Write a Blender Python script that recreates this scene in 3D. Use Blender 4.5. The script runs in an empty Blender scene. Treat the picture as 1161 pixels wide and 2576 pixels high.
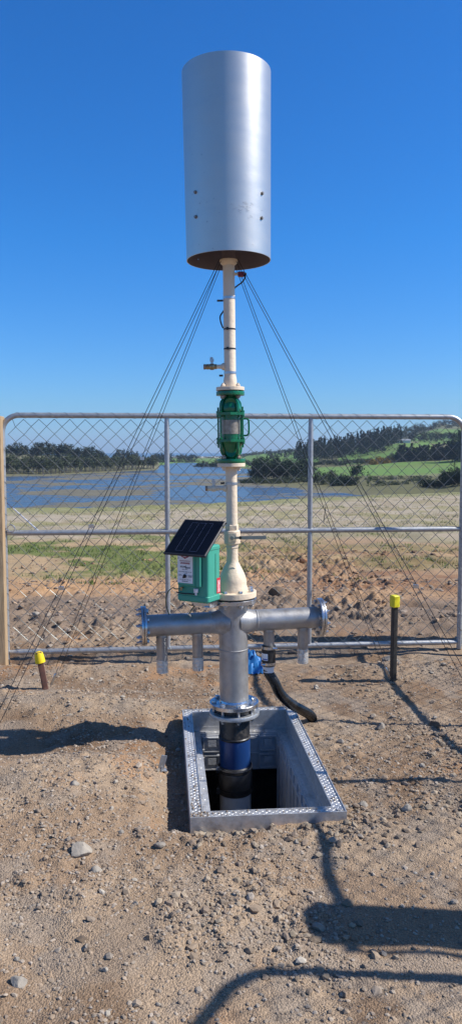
import bpy, math, random
import numpy as np
from mathutils import Vector, Matrix, noise as mnoise
random.seed(7); RNG = np.random.default_rng(11)
PI = math.pi
scene = bpy.context.scene
COL = scene.collection
# ------------------------------------------------------------------ camera numbers (used to turn measured angles into real positions)
CAMH = 1.66; PITCH = math.radians(4.5); F = 1936.0
def ZV(v, D=4.35):
    return CAMH - D * math.tan(math.atan((v - 1288.0) / F) + PITCH)
def P(u, v, D):
    z = ZV(v, D)
    zc = D * math.cos(PITCH) + (CAMH - z) * math.sin(PITCH)
    return Vector(((u - 580.5) * zc / F, D, z))
# ------------------------------------------------------------------ mesh builder
class MB:
    def __init__(s): s.v = []; s.f = []
    def add(s, vs, fs):
        o = len(s.v); s.v.extend([tuple(p) for p in vs]); s.f.extend([tuple(i + o for i in f) for f in fs]); return s
    def box(s, c, d, M=None):
        x, y, z = d[0] / 2, d[1] / 2, d[2] / 2
        vs = [Vector((sx * x, sy * y, sz * z)) for sz in (-1, 1) for sx, sy in ((-1, -1), (1, -1), (1, 1), (-1, 1))]
        if M is not None: vs = [M @ p for p in vs]
        vs = [p + Vector(c) for p in vs]
        return s.add(vs, [(3, 2, 1, 0), (4, 5, 6, 7), (0, 1, 5, 4), (1, 2, 6, 5), (2, 3, 7, 6), (3, 0, 4, 7)])
    def rbox(s, c, d, r=.01, M=None, seg=4):
        # box with rounded vertical edges and chamfered top and bottom
        x, y, z = d[0] / 2, d[1] / 2, d[2] / 2
        def ring(rr, ins, zz):
            out = []
            for cx, cy, a0 in ((1, 1, 0), (-1, 1, 90), (-1, -1, 180), (1, -1, 270)):
                for k in range(seg + 1):
                    a = math.radians(a0 + 90 * k / seg)
                    out.append(Vector((cx * (x - r) + (r - ins) * math.cos(a), cy * (y - r) + (r - ins) * math.sin(a), zz)))
            return out
        e = min(r * .5, z * .5)
        rings = [ring(r, e, -z), ring(r, 0, -z + e), ring(r, 0, z - e), ring(r, e, z)]
        n = len(rings[0]); vs = [p for q in rings for p in q]
        if M is not None: vs = [M @ p for p in vs]
        vs = [p + Vector(c) for p in vs]
        fs = [tuple(reversed(range(n))), tuple(range(3 * n, 4 * n))]
        for a in range(3):
            for i in range(n):
                j = (i + 1) % n
                fs.append((a * n + i, a * n + j, (a + 1) * n + j, (a + 1) * n + i))
        return s.add(vs, fs)
    def lathe(s, prof, o=(0, 0, 0), ax=(0, 0, 1), n=32, caps=True, ph=0.0):
        ax = Vector(ax).normalized(); q = ax.to_track_quat('Z', 'Y') if abs(ax.z) < .999999 else (Matrix.Identity(3).to_quaternion() if ax.z > 0 else Matrix.Rotation(PI, 3, 'X').to_quaternion())
        o = Vector(o); vs = []; fs = []
        for r, h in prof:
            for k in range(n):
                a = 2 * PI * k / n + ph
                vs.append(o + q @ Vector((r * math.cos(a), r * math.sin(a), h)))
        m = len(prof)
        for i in range(m - 1):
            for k in range(n):
                j = (k + 1) % n
                fs.append((i * n + k, i * n + j, (i + 1) * n + j, (i + 1) * n + k))
        if caps:
            if prof[0][0] > 1e-6: fs.append(tuple(reversed(range(n))))
            if prof[-1][0] > 1e-6: fs.append(tuple((m - 1) * n + k for k in range(n)))
        return s.add(vs, fs)
    def cyl(s, a, b, r, n=20, r2=None, ph=0.0):
        a = Vector(a); b = Vector(b); d = b - a
        return s.lathe([(r, 0), (r if r2 is None else r2, d.length)], a, d, n, True, ph)
    def tube(s, pts, r, n=8, closed=False):
        pts = [Vector(p) for p in pts]; m = len(pts)
        rs = r if isinstance(r, (list, tuple)) else [r] * m
        vs = []; fs = []; up = None
        for i in range(m):
            a = pts[i - 1] if (i > 0 or closed) else pts[i]
            b = pts[(i + 1) % m] if (i < m - 1 or closed) else pts[i]
            t = (b - a).normalized()
            if up is None:
                up = Vector((0, 0, 1)) if abs(t.z) < .9 else Vector((1, 0, 0))
            sd = t.cross(up)
            if sd.length < 1e-6: sd = t.cross(Vector((1, .3, 0)))
            sd.normalize(); up = sd.cross(t).normalized()
            for k in range(n):
                an = 2 * PI * k / n
                vs.append(pts[i] + sd * (rs[i] * math.cos(an)) + up * (rs[i] * math.sin(an)))
        for i in range(m if closed else m - 1):
            i2 = (i + 1) % m
            for k in range(n):
                j = (k + 1) % n
                fs.append((i * n + k, i * n + j, i2 * n + j, i2 * n + k))
        if not closed:
            fs.append(tuple(reversed(range(n)))); fs.append(tuple((m - 1) * n + k for k in range(n)))
        return s.add(vs, fs)
    def hexn(s, c, ax, r, h, ph=0.0):   # hexagonal nut or bolt head
        return s.lathe([(r * .9, 0), (r, h * .12), (r, h * .82), (r * .86, h)], c, ax, 6, True, ph)
    def build(s, name, mat, parent=None, smooth=True, ang=35):
        me = bpy.data.meshes.new(name); me.from_pydata(s.v, [], s.f); me.update()
        if smooth:
            me.polygons.foreach_set('use_smooth', [True] * len(me.polygons))
            me.set_sharp_from_angle(angle=math.radians(ang))
        ob = bpy.data.objects.new(name, me); COL.objects.link(ob)
        me.materials.append(mat)
        if parent is not None: ob.parent = parent
        return ob
def curve_pts(pts, k=8):
    pts = [Vector(p) for p in pts]; out = []
    q = [pts[0] * 2 - pts[1]] + pts + [pts[-1] * 2 - pts[-2]]
    for i in range(1, len(q) - 2):
        for j in range(k):
            t = j / k
            a, b, c, d = q[i - 1], q[i], q[i + 1], q[i + 2]
            out.append(.5 * ((2 * b) + (c - a) * t + (2 * a - 5 * b + 4 * c - d) * t * t + (3 * b - a - 3 * c + d) * t ** 3))
    out.append(pts[-1]); return out
def np_mesh(name, V, Fc, mat, parent=None, smooth=True, colors=None):
    V = np.asarray(V, dtype=np.float32); Fc = np.asarray(Fc, dtype=np.int32); k = Fc.shape[1]
    me = bpy.data.meshes.new(name)
    me.vertices.add(len(V)); me.vertices.foreach_set('co', V.ravel())
    me.loops.add(Fc.size); me.loops.foreach_set('vertex_index', Fc.ravel())
    me.polygons.add(len(Fc)); me.polygons.foreach_set('loop_start', np.arange(0, Fc.size, k, dtype=np.int32))
    me.polygons.foreach_set('loop_total', np.full(len(Fc), k, dtype=np.int32))
    me.update(calc_edges=True)
    me.polygons.foreach_set('use_smooth', np.full(len(Fc), smooth))
    if colors is not None:
        ca = me.color_attributes.new('albedo', 'FLOAT_COLOR', 'POINT')
        c4 = np.ones((len(V), 4), dtype=np.float32); c4[:, :3] = colors
        ca.data.foreach_set('color', c4.ravel())
    me.materials.append(mat)
    ob = bpy.data.objects.new(name, me); COL.objects.link(ob)
    if parent is not None: ob.parent = parent
    return ob
def tag(o, label=None, cat=None, group=None, kind=None):
    if label: o['label'] = label
    if cat: o['category'] = cat
    if group: o['group'] = group
    if kind: o['kind'] = kind
    return o
def empty(name, loc=(0, 0, 0), rot=(0, 0, 0)):
    e = bpy.data.objects.new(name, None); COL.objects.link(e); e.location = loc; e.rotation_euler = rot
    e.empty_display_size = .1
    return e
def copy_tree(o, parent=None):
    c = o.copy(); COL.objects.link(c); c.parent = parent
    for ch in [x for x in COL.objects if x.parent == o]: copy_tree(ch, c)
    return c
# ------------------------------------------------------------------ materials
def mat(name, col, rough=.6, metal=0.0, var=0.0, vscale=12.0, col2=None, bump=0.0, bscale=60.0, rvar=0.0, stretch=None, spec=.5, dirt=None, dirt_amt=.0, dscale=6.0, detail=6, coat=0.0, trans=0.0):
    m = bpy.data.materials.new(name); m.use_nodes = True
    nt = m.node_tree; N = nt.nodes; L = nt.links; b = N['Principled BSDF']
    b.inputs['Roughness'].default_value = rough; b.inputs['Metallic'].default_value = metal
    b.inputs['Specular IOR Level'].default_value = spec
    if coat: b.inputs['Coat Weight'].default_value = coat; b.inputs['Coat Roughness'].default_value = .1
    if trans: b.inputs['Transmission Weight'].default_value = trans
    tc = N.new('ShaderNodeTexCoord'); mp = N.new('ShaderNodeMapping'); L.new(tc.outputs['Object'], mp.inputs[0])
    if stretch: mp.inputs['Scale'].default_value = stretch
    c1 = tuple(col) + (1,)
    if col2 is None: col2 = tuple(x * (1 - var) for x in col)
    src = None
    if var or col2 != tuple(col):
        n = N.new('ShaderNodeTexNoise'); n.inputs['Scale'].default_value = vscale; n.inputs['Detail'].default_value = detail; n.inputs['Roughness'].default_value = .62
        L.new(mp.outputs[0], n.inputs['Vector'])
        r = N.new('ShaderNodeValToRGB'); r.color_ramp.elements[0].position = .34; r.color_ramp.elements[1].position = .66
        r.color_ramp.elements[0].color = tuple(col2) + (1,); r.color_ramp.elements[1].color = c1
        L.new(n.outputs['Fac'], r.inputs[0]); src = r.outputs[0]
    if dirt is not None:
        n2 = N.new('ShaderNodeTexNoise'); n2.inputs['Scale'].default_value = dscale; n2.inputs['Detail'].default_value = 9; n2.inputs['Roughness'].default_value = .75
        L.new(mp.outputs[0], n2.inputs['Vector'])
        r2 = N.new('ShaderNodeValToRGB'); r2.color_ramp.elements[0].position = .52; r2.color_ramp.elements[1].position = .68
        r2.color_ramp.elements[0].color = (0, 0, 0, 1); r2.color_ramp.elements[1].color = (dirt_amt,) * 3 + (1,)
        L.new(n2.outputs['Fac'], r2.inputs[0])
        mx = N.new('ShaderNodeMix'); mx.data_type = 'RGBA'; L.new(r2.outputs[0], mx.inputs[0])
        if src is not None: L.new(src, mx.inputs[6])
        else: mx.inputs[6].default_value = c1
        mx.inputs[7].default_value = tuple(dirt) + (1,); src = mx.outputs[2]
    if src is not None: L.new(src, b.inputs['Base Color'])
    else: b.inputs['Base Color'].default_value = c1
    if rvar:
        n3 = N.new('ShaderNodeTexNoise'); n3.inputs['Scale'].default_value = vscale * 1.7; n3.inputs['Detail'].default_value = 5
        L.new(mp.outputs[0], n3.inputs['Vector'])
        mr = N.new('ShaderNodeMapRange'); mr.inputs[1].default_value = .3; mr.inputs[2].default_value = .7
        mr.inputs[3].default_value = max(.03, rough - rvar); mr.inputs[4].default_value = min(1, rough + rvar)
        L.new(n3.outputs['Fac'], mr.inputs[0]); L.new(mr.outputs[0], b.inputs['Roughness'])
    if bump:
        n4 = N.new('ShaderNodeTexNoise'); n4.inputs['Scale'].default_value = bscale; n4.inputs['Detail'].default_value = 4
        L.new(mp.outputs[0], n4.inputs['Vector'])
        bp = N.new('ShaderNodeBump'); bp.inputs['Strength'].default_value = bump; bp.inputs['Distance'].default_value = .01
        L.new(n4.outputs['Fac'], bp.inputs['Height']); L.new(bp.outputs[0], b.inputs['Normal'])
    return m
M = {}
M['tank'] = mat('brushed_aluminium', (.61, .575, .52), .38, .8, var=.03, vscale=4, rvar=.02, stretch=(1, 1, 3), dirt=(.45, .45, .45), dirt_amt=.2, dscale=6, bump=.02, bscale=30)
M['tank_in'] = mat('tank_inside', (.2, .17, .185), .8, 0, var=.12)
M['scratch'] = mat('scratch_marks', (.42, .42, .42), .5, .6)
M['bolt'] = mat('zinc_bolt', (.55, .56, .58), .35, .9, var=.25, vscale=40)
M['shroud_bolt'] = mat('shroud_bolt', (.3, .29, .28), .45, .6, var=.3, vscale=60)
M['bolt_old'] = mat('tarnished_bolt', (.42, .3, .22), .5, .6, var=.35, vscale=60)
M['cream'] = mat('cream_paint', (.76, .62, .455), .5, 0, var=.06, vscale=18, bump=.25, bscale=55, dirt=(.5, .36, .24), dirt_amt=.35, dscale=9)
M['green'] = mat('green_paint', (.004, .15, .055), .22, 0, var=.25, vscale=25, bump=.35, bscale=70, coat=.3)
M['plate'] = mat('worn_plate', (.4, .34, .27), .45, .5, var=.45, vscale=60)
M['steel'] = mat('stainless', (.46, .455, .45), .48, .72, col2=(.34, .335, .33), vscale=9, rvar=.1, dirt=(.22, .17, .13), dirt_amt=.55, dscale=7, bump=.06, bscale=90)
M['steel_bright'] = mat('stainless_flange', (.6, .61, .63), .27, .95, var=.2, vscale=20, rvar=.08)
M['tape'] = mat('clear_wrap', (.72, .7, .66), .16, .45, var=.35, vscale=60, rvar=.1, bump=.5, bscale=90)
M['black'] = mat('black_rubber', (.016, .016, .018), .45, 0, var=.3, vscale=20, dirt=(.14, .12, .1), dirt_amt=.3, dscale=14)
M['hose'] = mat('black_hose', (.01, .01, .011), .24, 0, dirt=(.12, .1, .08), dirt_amt=.3, dscale=12)
M['pe'] = mat('black_pipe', (.02, .02, .022), .4, 0, dirt=(.2, .17, .14), dirt_amt=.5, dscale=14)
M['blue'] = mat('blue_pipe', (.01, .045, .17), .35, 0, var=.2, dirt=(.1, .17, .32), dirt_amt=.5, dscale=12, stretch=(1, 1, .4))
M['whitepipe'] = mat('white_pipe', (.6, .62, .64), .35, 0, dirt=(.4, .38, .34), dirt_amt=.4)
M['teal'] = mat('teal_plastic', (.05, .33, .24), .42, 0, var=.08, vscale=10, bump=.08, bscale=120)
M['label'] = mat('label_white', (.85, .86, .88), .35, 0, var=.05)
M['maroon'] = mat('maroon_print', (.28, .02, .05), .4, 0, var=.05)
M['ink'] = mat('black_print', (.02, .02, .025), .5, 0, var=.05)
M['red'] = mat('red_sticker', (.6, .02, .04), .4, 0, var=.1)
M['pink'] = mat('pale_print', (.75, .5, .52), .45, 0, col2=(.6, .12, .15), vscale=160, detail=2)
M['cell'] = mat('solar_cell', (.004, .005, .01), .12, 0, var=.2, spec=.3)
M['cellline'] = mat('cell_line', (.07, .09, .17), .4, .2)
M['galv'] = mat('galvanised_tube', (.46, .47, .48), .45, .6, var=.25, vscale=35, rvar=.1, dirt=(.3, .31, .33), dirt_amt=.5, dscale=20, bump=.08, bscale=120)
M['wire'] = mat('galvanised_wire', (.19, .21, .21), .42, .6, var=.3, vscale=6)
M['cable'] = mat('steel_cable', (.035, .037, .04), .45, .6, var=.3, vscale=40)
M['cast'] = mat('cast_aluminium', (.6, .6, .6), .42, .55, var=.25, vscale=50, rvar=.12, dirt=(.3, .26, .22), dirt_amt=.6, dscale=9)
M['chamber'] = mat('chamber_plastic', (.47, .48, .5), .5, 0, var=.18, vscale=12, dirt=(.33, .29, .24), dirt_amt=.5, dscale=8, bump=.15, bscale=90)
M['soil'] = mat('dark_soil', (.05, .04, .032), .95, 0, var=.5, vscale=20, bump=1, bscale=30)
M['wood'] = mat('sawn_timber', (.46, .33, .19), .75, 0, col2=(.33, .22, .12), vscale=14, stretch=(6, 6, .5), bump=.3, bscale=30, dirt=(.25, .17, .1), dirt_amt=.5, dscale=5)
M['rust'] = mat('brown_steel', (.15, .062, .045), .7, .1, col2=(.09, .045, .035), vscale=25, dirt=(.25, .2, .16), dirt_amt=.4)
M['dsteel'] = mat('dark_steel', (.06, .055, .05), .55, .4, col2=(.035, .033, .03), vscale=25, dirt=(.2, .17, .13), dirt_amt=.4)
M['yellow'] = mat('yellow_plastic', (.85, .62, .01), .45, 0, var=.1, vscale=30)
M['yellow2'] = mat('lemon_plastic', (.8, .7, .02), .45, 0, var=.1, vscale=30)
M['white'] = mat('white_plastic', (.7, .7, .72), .4, 0, var=.05)
M['redbox'] = mat('red_plastic', (.2, .012, .02), .4, 0, var=.2)
M['tarp'] = mat('blue_tarp', (.02, .19, .5), .5, 0, var=.25, vscale=8)
M['brass'] = mat('brass', (.45, .36, .22), .35, .8, var=.4, vscale=50)
M['stone'] = mat('grey_stone', (.27, .235, .19), .85, 0, col2=(.24, .21, .18), vscale=14, bump=.5, bscale=40)
M['stone2'] = mat('pale_stone', (.37, .325, .265), .85, 0, col2=(.3, .26, .21), vscale=14, bump=.5, bscale=40)
M['clod'] = mat('earth_clod', (.17, .12, .08), .95, 0, col2=(.1, .075, .055), vscale=10, bump=.8, bscale=25)
M['clay'] = mat('orange_clay', (.33, .16, .07), .95, 0, col2=(.2, .1, .05), vscale=10, bump=.8, bscale=25)

def attr_mat(name, rough=.95, grain=0.25, gscale=60, bump=.4, bscale=200, spec=.2):
    m = bpy.data.materials.new(name); m.use_nodes = True
    N = m.node_tree.nodes; L = m.node_tree.links; b = N['Principled BSDF']
    b.inputs['Roughness'].default_value = rough; b.inputs['Specular IOR Level'].default_value = spec
    a = N.new('ShaderNodeVertexColor'); a.layer_name = 'albedo'
    tc = N.new('ShaderNodeTexCoord')
    n = N.new('ShaderNodeTexNoise'); n.inputs['Scale'].default_value = gscale; n.inputs['Detail'].default_value = 8; n.inputs['Roughness'].default_value = .7
    L.new(tc.outputs['Object'], n.inputs['Vector'])
    mr = N.new('ShaderNodeMapRange'); mr.inputs[1].default_value = .3; mr.inputs[2].default_value = .7; mr.inputs[3].default_value = 1 - grain; mr.inputs[4].default_value = 1 + grain
    L.new(n.outputs['Fac'], mr.inputs[0])
    vm = N.new('ShaderNodeVectorMath'); vm.operation = 'SCALE'; L.new(a.outputs['Color'], vm.inputs[0]); L.new(mr.outputs[0], vm.inputs['Scale'])
    L.new(vm.outputs[0], b.inputs['Base Color'])
    if bump:
        n4 = N.new('ShaderNodeTexVoronoi'); n4.inputs['Scale'].default_value = bscale; n4.feature = 'SMOOTH_F1' if False else 'F1'
        L.new(tc.outputs['Object'], n4.inputs['Vector'])
        n5 = N.new('ShaderNodeTexNoise'); n5.inputs['Scale'].default_value = bscale * .5; n5.inputs['Detail'].default_value = 6
        L.new(tc.outputs['Object'], n5.inputs['Vector'])
        ad = N.new('ShaderNodeMath'); ad.operation = 'SUBTRACT'; L.new(n5.outputs['Fac'], ad.inputs[0]); L.new(n4.outputs['Distance'], ad.inputs[1])
        bp = N.new('ShaderNodeBump'); bp.inputs['Strength'].default_value = bump; bp.inputs['Distance'].default_value = .012
        L.new(ad.outputs[0], bp.inputs['Height']); L.new(bp.outputs[0], b.inputs['Normal'])
    return m
# ------------------------------------------------------------------ noise in numpy
def _h(ix, iy, s):
    n = (ix.astype(np.int64) * 374761393 + iy.astype(np.int64) * 668265263 + s * 1274126177) & 0xffffffff
    n = ((n ^ (n >> 13)) * 1274126177) & 0xffffffff
    return ((n ^ (n >> 16)) & 0xffffff) / float(0xffffff)
def vnoise(x, y, s=0):
    ix = np.floor(x); iy = np.floor(y); fx = x - ix; fy = y - iy
    fx = fx * fx * (3 - 2 * fx); fy = fy * fy * (3 - 2 * fy)
    a = _h(ix, iy, s); b = _h(ix + 1, iy, s); c = _h(ix, iy + 1, s); d = _h(ix + 1, iy + 1, s)
    return (a * (1 - fx) + b * fx) * (1 - fy) + (c * (1 - fx) + d * fx) * fy
def fbm(x, y, s=0, o=5, g=.5):
    t = 0; a = 1; n = 0
    for i in range(o):
        c, sn = math.cos(.6 * i), math.sin(.6 * i)
        t = t + a * vnoise((x * c - y * sn) * 2 ** i + 17 * i, (x * sn + y * c) * 2 ** i - 9 * i, s + i); n += a; a *= g
    return t / n
def sstep(a, b, x):
    t = np.clip((x - a) / (b - a), 0, 1); return t * t * (3 - 2 * t)
def gauss(x, y, cx, cy, sx, sy): return np.exp(-((x - cx) / sx) ** 2 - ((y - cy) / sy) ** 2)
# ------------------------------------------------------------------ ground height
BOXC = (.106, 3.96); BOXA = math.radians(5.0); BW, BL, BT = .69, 1.415, .075
def boxlocal(x, y):
    dx = x - BOXC[0]; dy = y - BOXC[1]; c, s = math.cos(BOXA), math.sin(BOXA)
    return dx * c + dy * s, -dx * s + dy * c
def edge_y(x): return 20.2 + 8.0 * sstep(-5, 10, x) + 1.2 * (fbm(x * .25, x * 0 + 3, 51, 3) - .5)
def gh(x, y, fine=True):
    x = np.asarray(x, float); y = np.asarray(y, float)
    z = (fbm(x * .5, y * .5, 1, 4) - .5) * .07 * sstep(0, 2, np.abs(y - 4) + .9)
    lx, ly = boxlocal(x, y)
    dbox = np.maximum(np.abs(lx) - BW / 2, np.abs(ly) - BL / 2)
    z = z * sstep(0, .8, dbox) + (.012) * (1 - sstep(0, .5, dbox))
    # mound left of the chamber and the trench beside it
    z += .085 * gauss(x, y, -.78, 3.6, .42, .7) - .085 * gauss(x, y, -1.15, 4.2, .6, .28) + .075 * gauss(x, y, -1.1, 4.85, .8, .26) + .05 * gauss(x, y, -1.3, 3.4, .8, .8)
    tr = sstep(.26, 0, -(lx + BW / 2)) * (lx < 0) * sstep(BL / 2 + .12, BL / 2 - .1, np.abs(ly))
    z = z * (1 - tr) + tr * (-.055)
    z += .04 * gauss(x, y, 1.0, 3.6, .5, .8) + .03 * gauss(x, y, -.25, 2.6, .6, .3) + .035 * gauss(x, y, .15, 3.1, .45, .16)
    # low rise that hides nothing behind the gate line, dip under it
    z += -.035 * np.exp(-((y - 6.1) / .22) ** 2) + .03 * np.exp(-((y - 5.75) / .2) ** 2)
    far = sstep(6.2, 7.2, y)
    if fine:
        n1 = fbm(x * 5, y * 5, 20, 4); rough = .5 + .75 * sstep(.44, .58, fbm(x * 1.4, y * 1.4, 120, 4))
        z += (n1 - .5) * .026 * (1 - .5 * (1 - sstep(0, .15, dbox)))
        z += (fbm(x * 28, y * 28, 30, 3, .6) - .5) * .018 * rough
        cl = np.clip(fbm(x * 9, y * 9, 40, 3) - .53, 0, 1) * 2.6 * rough
        z += cl * .022 * (1 - far)
        rough_patch = sstep(.45, .65, fbm(x * .9, y * .9, 60, 3)) * .8 + .35
        z += far * sstep(16, 10, y) * rough_patch * ((fbm(x * 3.0, y * 3.0, 45, 6, .66) - .5) * .17 + np.clip(fbm(x * 9, y * 9, 46, 4) - .52, 0, 1) * .2)
        z += far * sstep(9.5, 12, y) * (fbm(x * 2.2, y * 2.2, 47, 4) - .5) * .08
        rut = np.exp(-((y - 7.4 + .45 * (x - 1.6)) / .09) ** 2) + np.exp(-((y - 8.05 + .4 * (x - 1.6)) / .08) ** 2)
        z -= .07 * rut * sstep(.5, 1, x)
    z += far * .06
    z += .1 * sstep(10, 22, y)
    e = edge_y(x); d = np.clip(y - e, 0, None)
    z = z - np.where(d < 3, d * d * .06, .54 + (d - 3) * .42)
    return np.maximum(z, -26)
def axis_coords(lo, hi, step, outer, ratio):
    a = list(np.arange(lo, hi + 1e-6, step)); s = step; x = a[-1]
    while x < outer: s *= ratio; x += s; a.append(x)
    return np.array(a)
def build_ground():
    xp = axis_coords(0, 1.5, .0125, 90, 1.045); xs = np.concatenate([-xp[::-1][:-1], xp])
    ys = [1.75]
    while ys[-1] < 26: ys.append(ys[-1] + max(.009, .0034 * ys[-1]))
    s = .1
    while ys[-1] < 110: s *= 1.12; ys.append(ys[-1] + s)
    s = .012; y = 1.75; back = []
    while y > -60: s *= 1.16; y -= s; back.append(y)
    ys = np.array(back[::-1] + ys)
    X, Y = np.meshgrid(xs, ys); Z = gh(X, Y)
    nx, ny = len(xs), len(ys)
    idx = np.arange(nx * ny).reshape(ny, nx)
    Fc = np.stack([idx[:-1, :-1], idx[:-1, 1:], idx[1:, 1:], idx[1:, :-1]], -1).reshape(-1, 4)
    xc = (X[:-1, :-1] + X[1:, 1:]).ravel() / 2; yc = (Y[:-1, :-1] + Y[1:, 1:]).ravel() / 2
    lx, ly = boxlocal(xc, yc)
    keep = ~((np.abs(lx) < BW / 2 - .025) & (np.abs(ly) < BL / 2 - .025))
    Fc = Fc[keep]
    C = ground_colour(X.ravel(), Y.ravel(), Z.ravel())
    V = np.stack([X.ravel(), Y.ravel(), Z.ravel()], -1)
    g = np_mesh('ground', V, Fc, attr_mat('bare_earth', grain=.45, gscale=130, bump=.5, bscale=150), None, True, C)
    tag(g, kind='structure')
def mixc(c, d, t): return c * (1 - t[:, None]) + np.array(d)[None, :] * t[:, None]
def ground_colour(x, y, z):
    c = np.tile(np.array([.255, .185, .126]), (len(x), 1))
    c = mixc(c, (.31, .24, .172), sstep(.42, .58, fbm(x * 1.6, y * 1.6, 70, 5)) * .9)
    c = mixc(c, (.16, .105, .066), sstep(.5, .62, fbm(x * 2.3, y * 1.9, 75, 5)) * .75)
    c = mixc(c, (.36, .19, .085), sstep(.62, .74, fbm(x * 2.1 + 5, y * 2.1, 78, 5)) * .45)
    c = mixc(c, (.25, .21, .17), sstep(.54, .66, fbm(x * 6, y * 6, 79, 4)) * .7)
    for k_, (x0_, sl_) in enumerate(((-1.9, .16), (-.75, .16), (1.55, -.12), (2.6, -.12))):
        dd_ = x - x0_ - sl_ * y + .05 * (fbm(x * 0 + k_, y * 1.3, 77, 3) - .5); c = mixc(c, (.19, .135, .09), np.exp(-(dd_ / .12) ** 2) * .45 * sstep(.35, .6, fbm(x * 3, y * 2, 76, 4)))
    n = fbm(x * .8, y * .8, 80, 5); n2 = fbm(x * 2.5, y * 5, 82, 5, .6)
    yy = y + (n - .5) * 2.2
    c = mixc(c, (.215, .165, .125), sstep(6.3, 7.0, yy) * .9)                     # grey broken earth
    c = mixc(c, (.19, .15, .12), sstep(6.3, 7.0, yy) * sstep(.5, .62, n2) * .7)
    left = sstep(.6, -.6, x)
    c = mixc(c, (.43, .265, .14), sstep(8.0, 8.8, yy) * sstep(.3, .6, n2 + .12) * (.5 + .3 * left))   # orange clay
    c = mixc(c, (.20, .10, .055), (1 - left) * sstep(8.8, 9.6, yy) * sstep(13.5, 12, yy) * sstep(.45, .62, fbm(x * 1.7, y * 3, 85, 4)) * .75)
    gr = sstep(9.4, 10.4, yy) * sstep(.40, .56, fbm(x * .9, y * 1.6, 88, 5, .6)) * (.35 + .6 * left) * sstep(17, 14, yy)
    c = mixc(c, (.34, .27, .17), sstep(9.2, 10.2, yy) * .7 * (.4 + .6 * left))
    c = mixc(c, (.34, .30, .235), sstep(13, 15.0, yy))                              # dry sandy grass strip
    c = mixc(c, (.12, .15, .05), np.clip(gr, 0, 1))
    c = mixc(c, (.23, .22, .10), sstep(13, 16, yy) * sstep(.52, .64, fbm(x * .9, y * 1.1, 91, 5, .65)) * .7)
    c = mixc(c, (.25, .21, .14), sstep(13, 16, yy) * sstep(.52, .62, fbm(x * 2.2, y * 2.2, 93, 4, .65)) * .6)
    c = mixc(c, (.18, .2, .08), sstep(-2.5, -.3, y - edge_y(x)) * .7)
    c = c * np.array([1.10, 1.05, 1.0])[None, :]
    return np.clip(c, .015, .8)
build_ground()
# ------------------------------------------------------------------ stones and gravel
ICO = None
def ico():
    t = (1 + 5 ** .5) / 2
    v = np.array([(-1, t, 0), (1, t, 0), (-1, -t, 0), (1, -t, 0), (0, -1, t), (0, 1, t), (0, -1, -t), (0, 1, -t), (t, 0, -1), (t, 0, 1), (-t, 0, -1), (-t, 0, 1)], float)
    v /= np.linalg.norm(v[0])
    f = np.array([(0, 11, 5), (0, 5, 1), (0, 1, 7), (0, 7, 10), (0, 10, 11), (1, 5, 9), (5, 11, 4), (11, 10, 2), (10, 7, 6), (7, 1, 8), (3, 9, 4), (3, 4, 2), (3, 2, 6), (3, 6, 8), (3, 8, 9), (4, 9, 5), (2, 4, 11), (6, 2, 10), (8, 6, 7), (9, 8, 1)])
    return v, f
def outside_box(x, y, m=.0):
    lx, ly = boxlocal(x, y); return ~((np.abs(lx) < BW / 2 + m) & (np.abs(ly) < BL / 2 + m))
def scatter(name, n, xy, smin, smax, palette, power=3.0, sink=.25, squash=(.45, .9), label=None):
    iv, jf = ico()
    x, y = xy(n); k = outside_box(x, y, .012); x, y = x[k], y[k]; n = len(x)
    s = smin + (smax - smin) * RNG.random(n) ** power
    z = gh(x, y)
    V = np.repeat(iv[None], n, 0) * (1 + (RNG.random((n, 12, 1)) - .5) * .55)
    V[:, :, 0] *= (1 + .6 * RNG.random((n, 1))); V[:, :, 2] *= (squash[0] + (squash[1] - squash[0]) * RNG.random((n, 1)))
    a = RNG.random(n) * 2 * PI; ca, sa = np.cos(a)[:, None], np.sin(a)[:, None]
    tl = (RNG.random(n)[:, None] - .5) * .8
    vx = V[:, :, 0]; vz = V[:, :, 2]; V0 = vx * np.cos(tl) - vz * np.sin(tl); V2 = vx * np.sin(tl) + vz * np.cos(tl)
    X = V0 * ca - V[:, :, 1] * sa; Y = V0 * sa + V[:, :, 1] * ca
    W = np.stack([X * s[:, None] + x[:, None], Y * s[:, None] + y[:, None], V2 * s[:, None] + (z + s * sink)[:, None]], -1)
    Fc = (jf[None] + (np.arange(n) * 12)[:, None, None]).reshape(-1, 3)
    pal = np.array(palette); ci = RNG.integers(0, len(pal), n); Cc = pal[ci] * (.75 + .5 * RNG.random((n, 1)))
    if callable(label): pass
    return np_mesh(name, W.reshape(-1, 3), Fc, MGR, None, False, np.repeat(Cc, 12, 0))
MGR = attr_mat('gravel_stone', rough=.85, grain=.2, gscale=90, bump=0)
def near_xy(y0, y1, marg=.25, pw=1.0):
    def f(n):
        y = y0 + (y1 - y0) * RNG.random(n) ** pw; x = (RNG.random(n) * 2 - 1) * (.3 * y + marg); k = RNG.random(n) < .3 + .7 * sstep(.44, .58, fbm(x * 1.4, y * 1.4, 120, 4)); return x[k], y[k]
    return f
PG = [(.3, .235, .175), (.27, .215, .165), (.335, .275, .215), (.24, .185, .14), (.3, .225, .16), (.32, .27, .22)]
g1 = scatter('gravel', 52000, near_xy(1.85, 5.8, .3, 1.25), .0018, .0085, PG, 2.6, .1)
tag(g1, 'fine gravel and crumbs of earth strewn over the bare dirt in the foreground', 'gravel', None, 'stuff')
g2 = scatter('pebbles', 1000, near_xy(1.9, 6.4, .4, 1.1), .006, .019, PG + [(.36, .32, .265)], 2.6, .2)
tag(g2, 'scattered small grey and tan pebbles on the bare earth around the chamber', 'pebbles', None, 'stuff')
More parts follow.
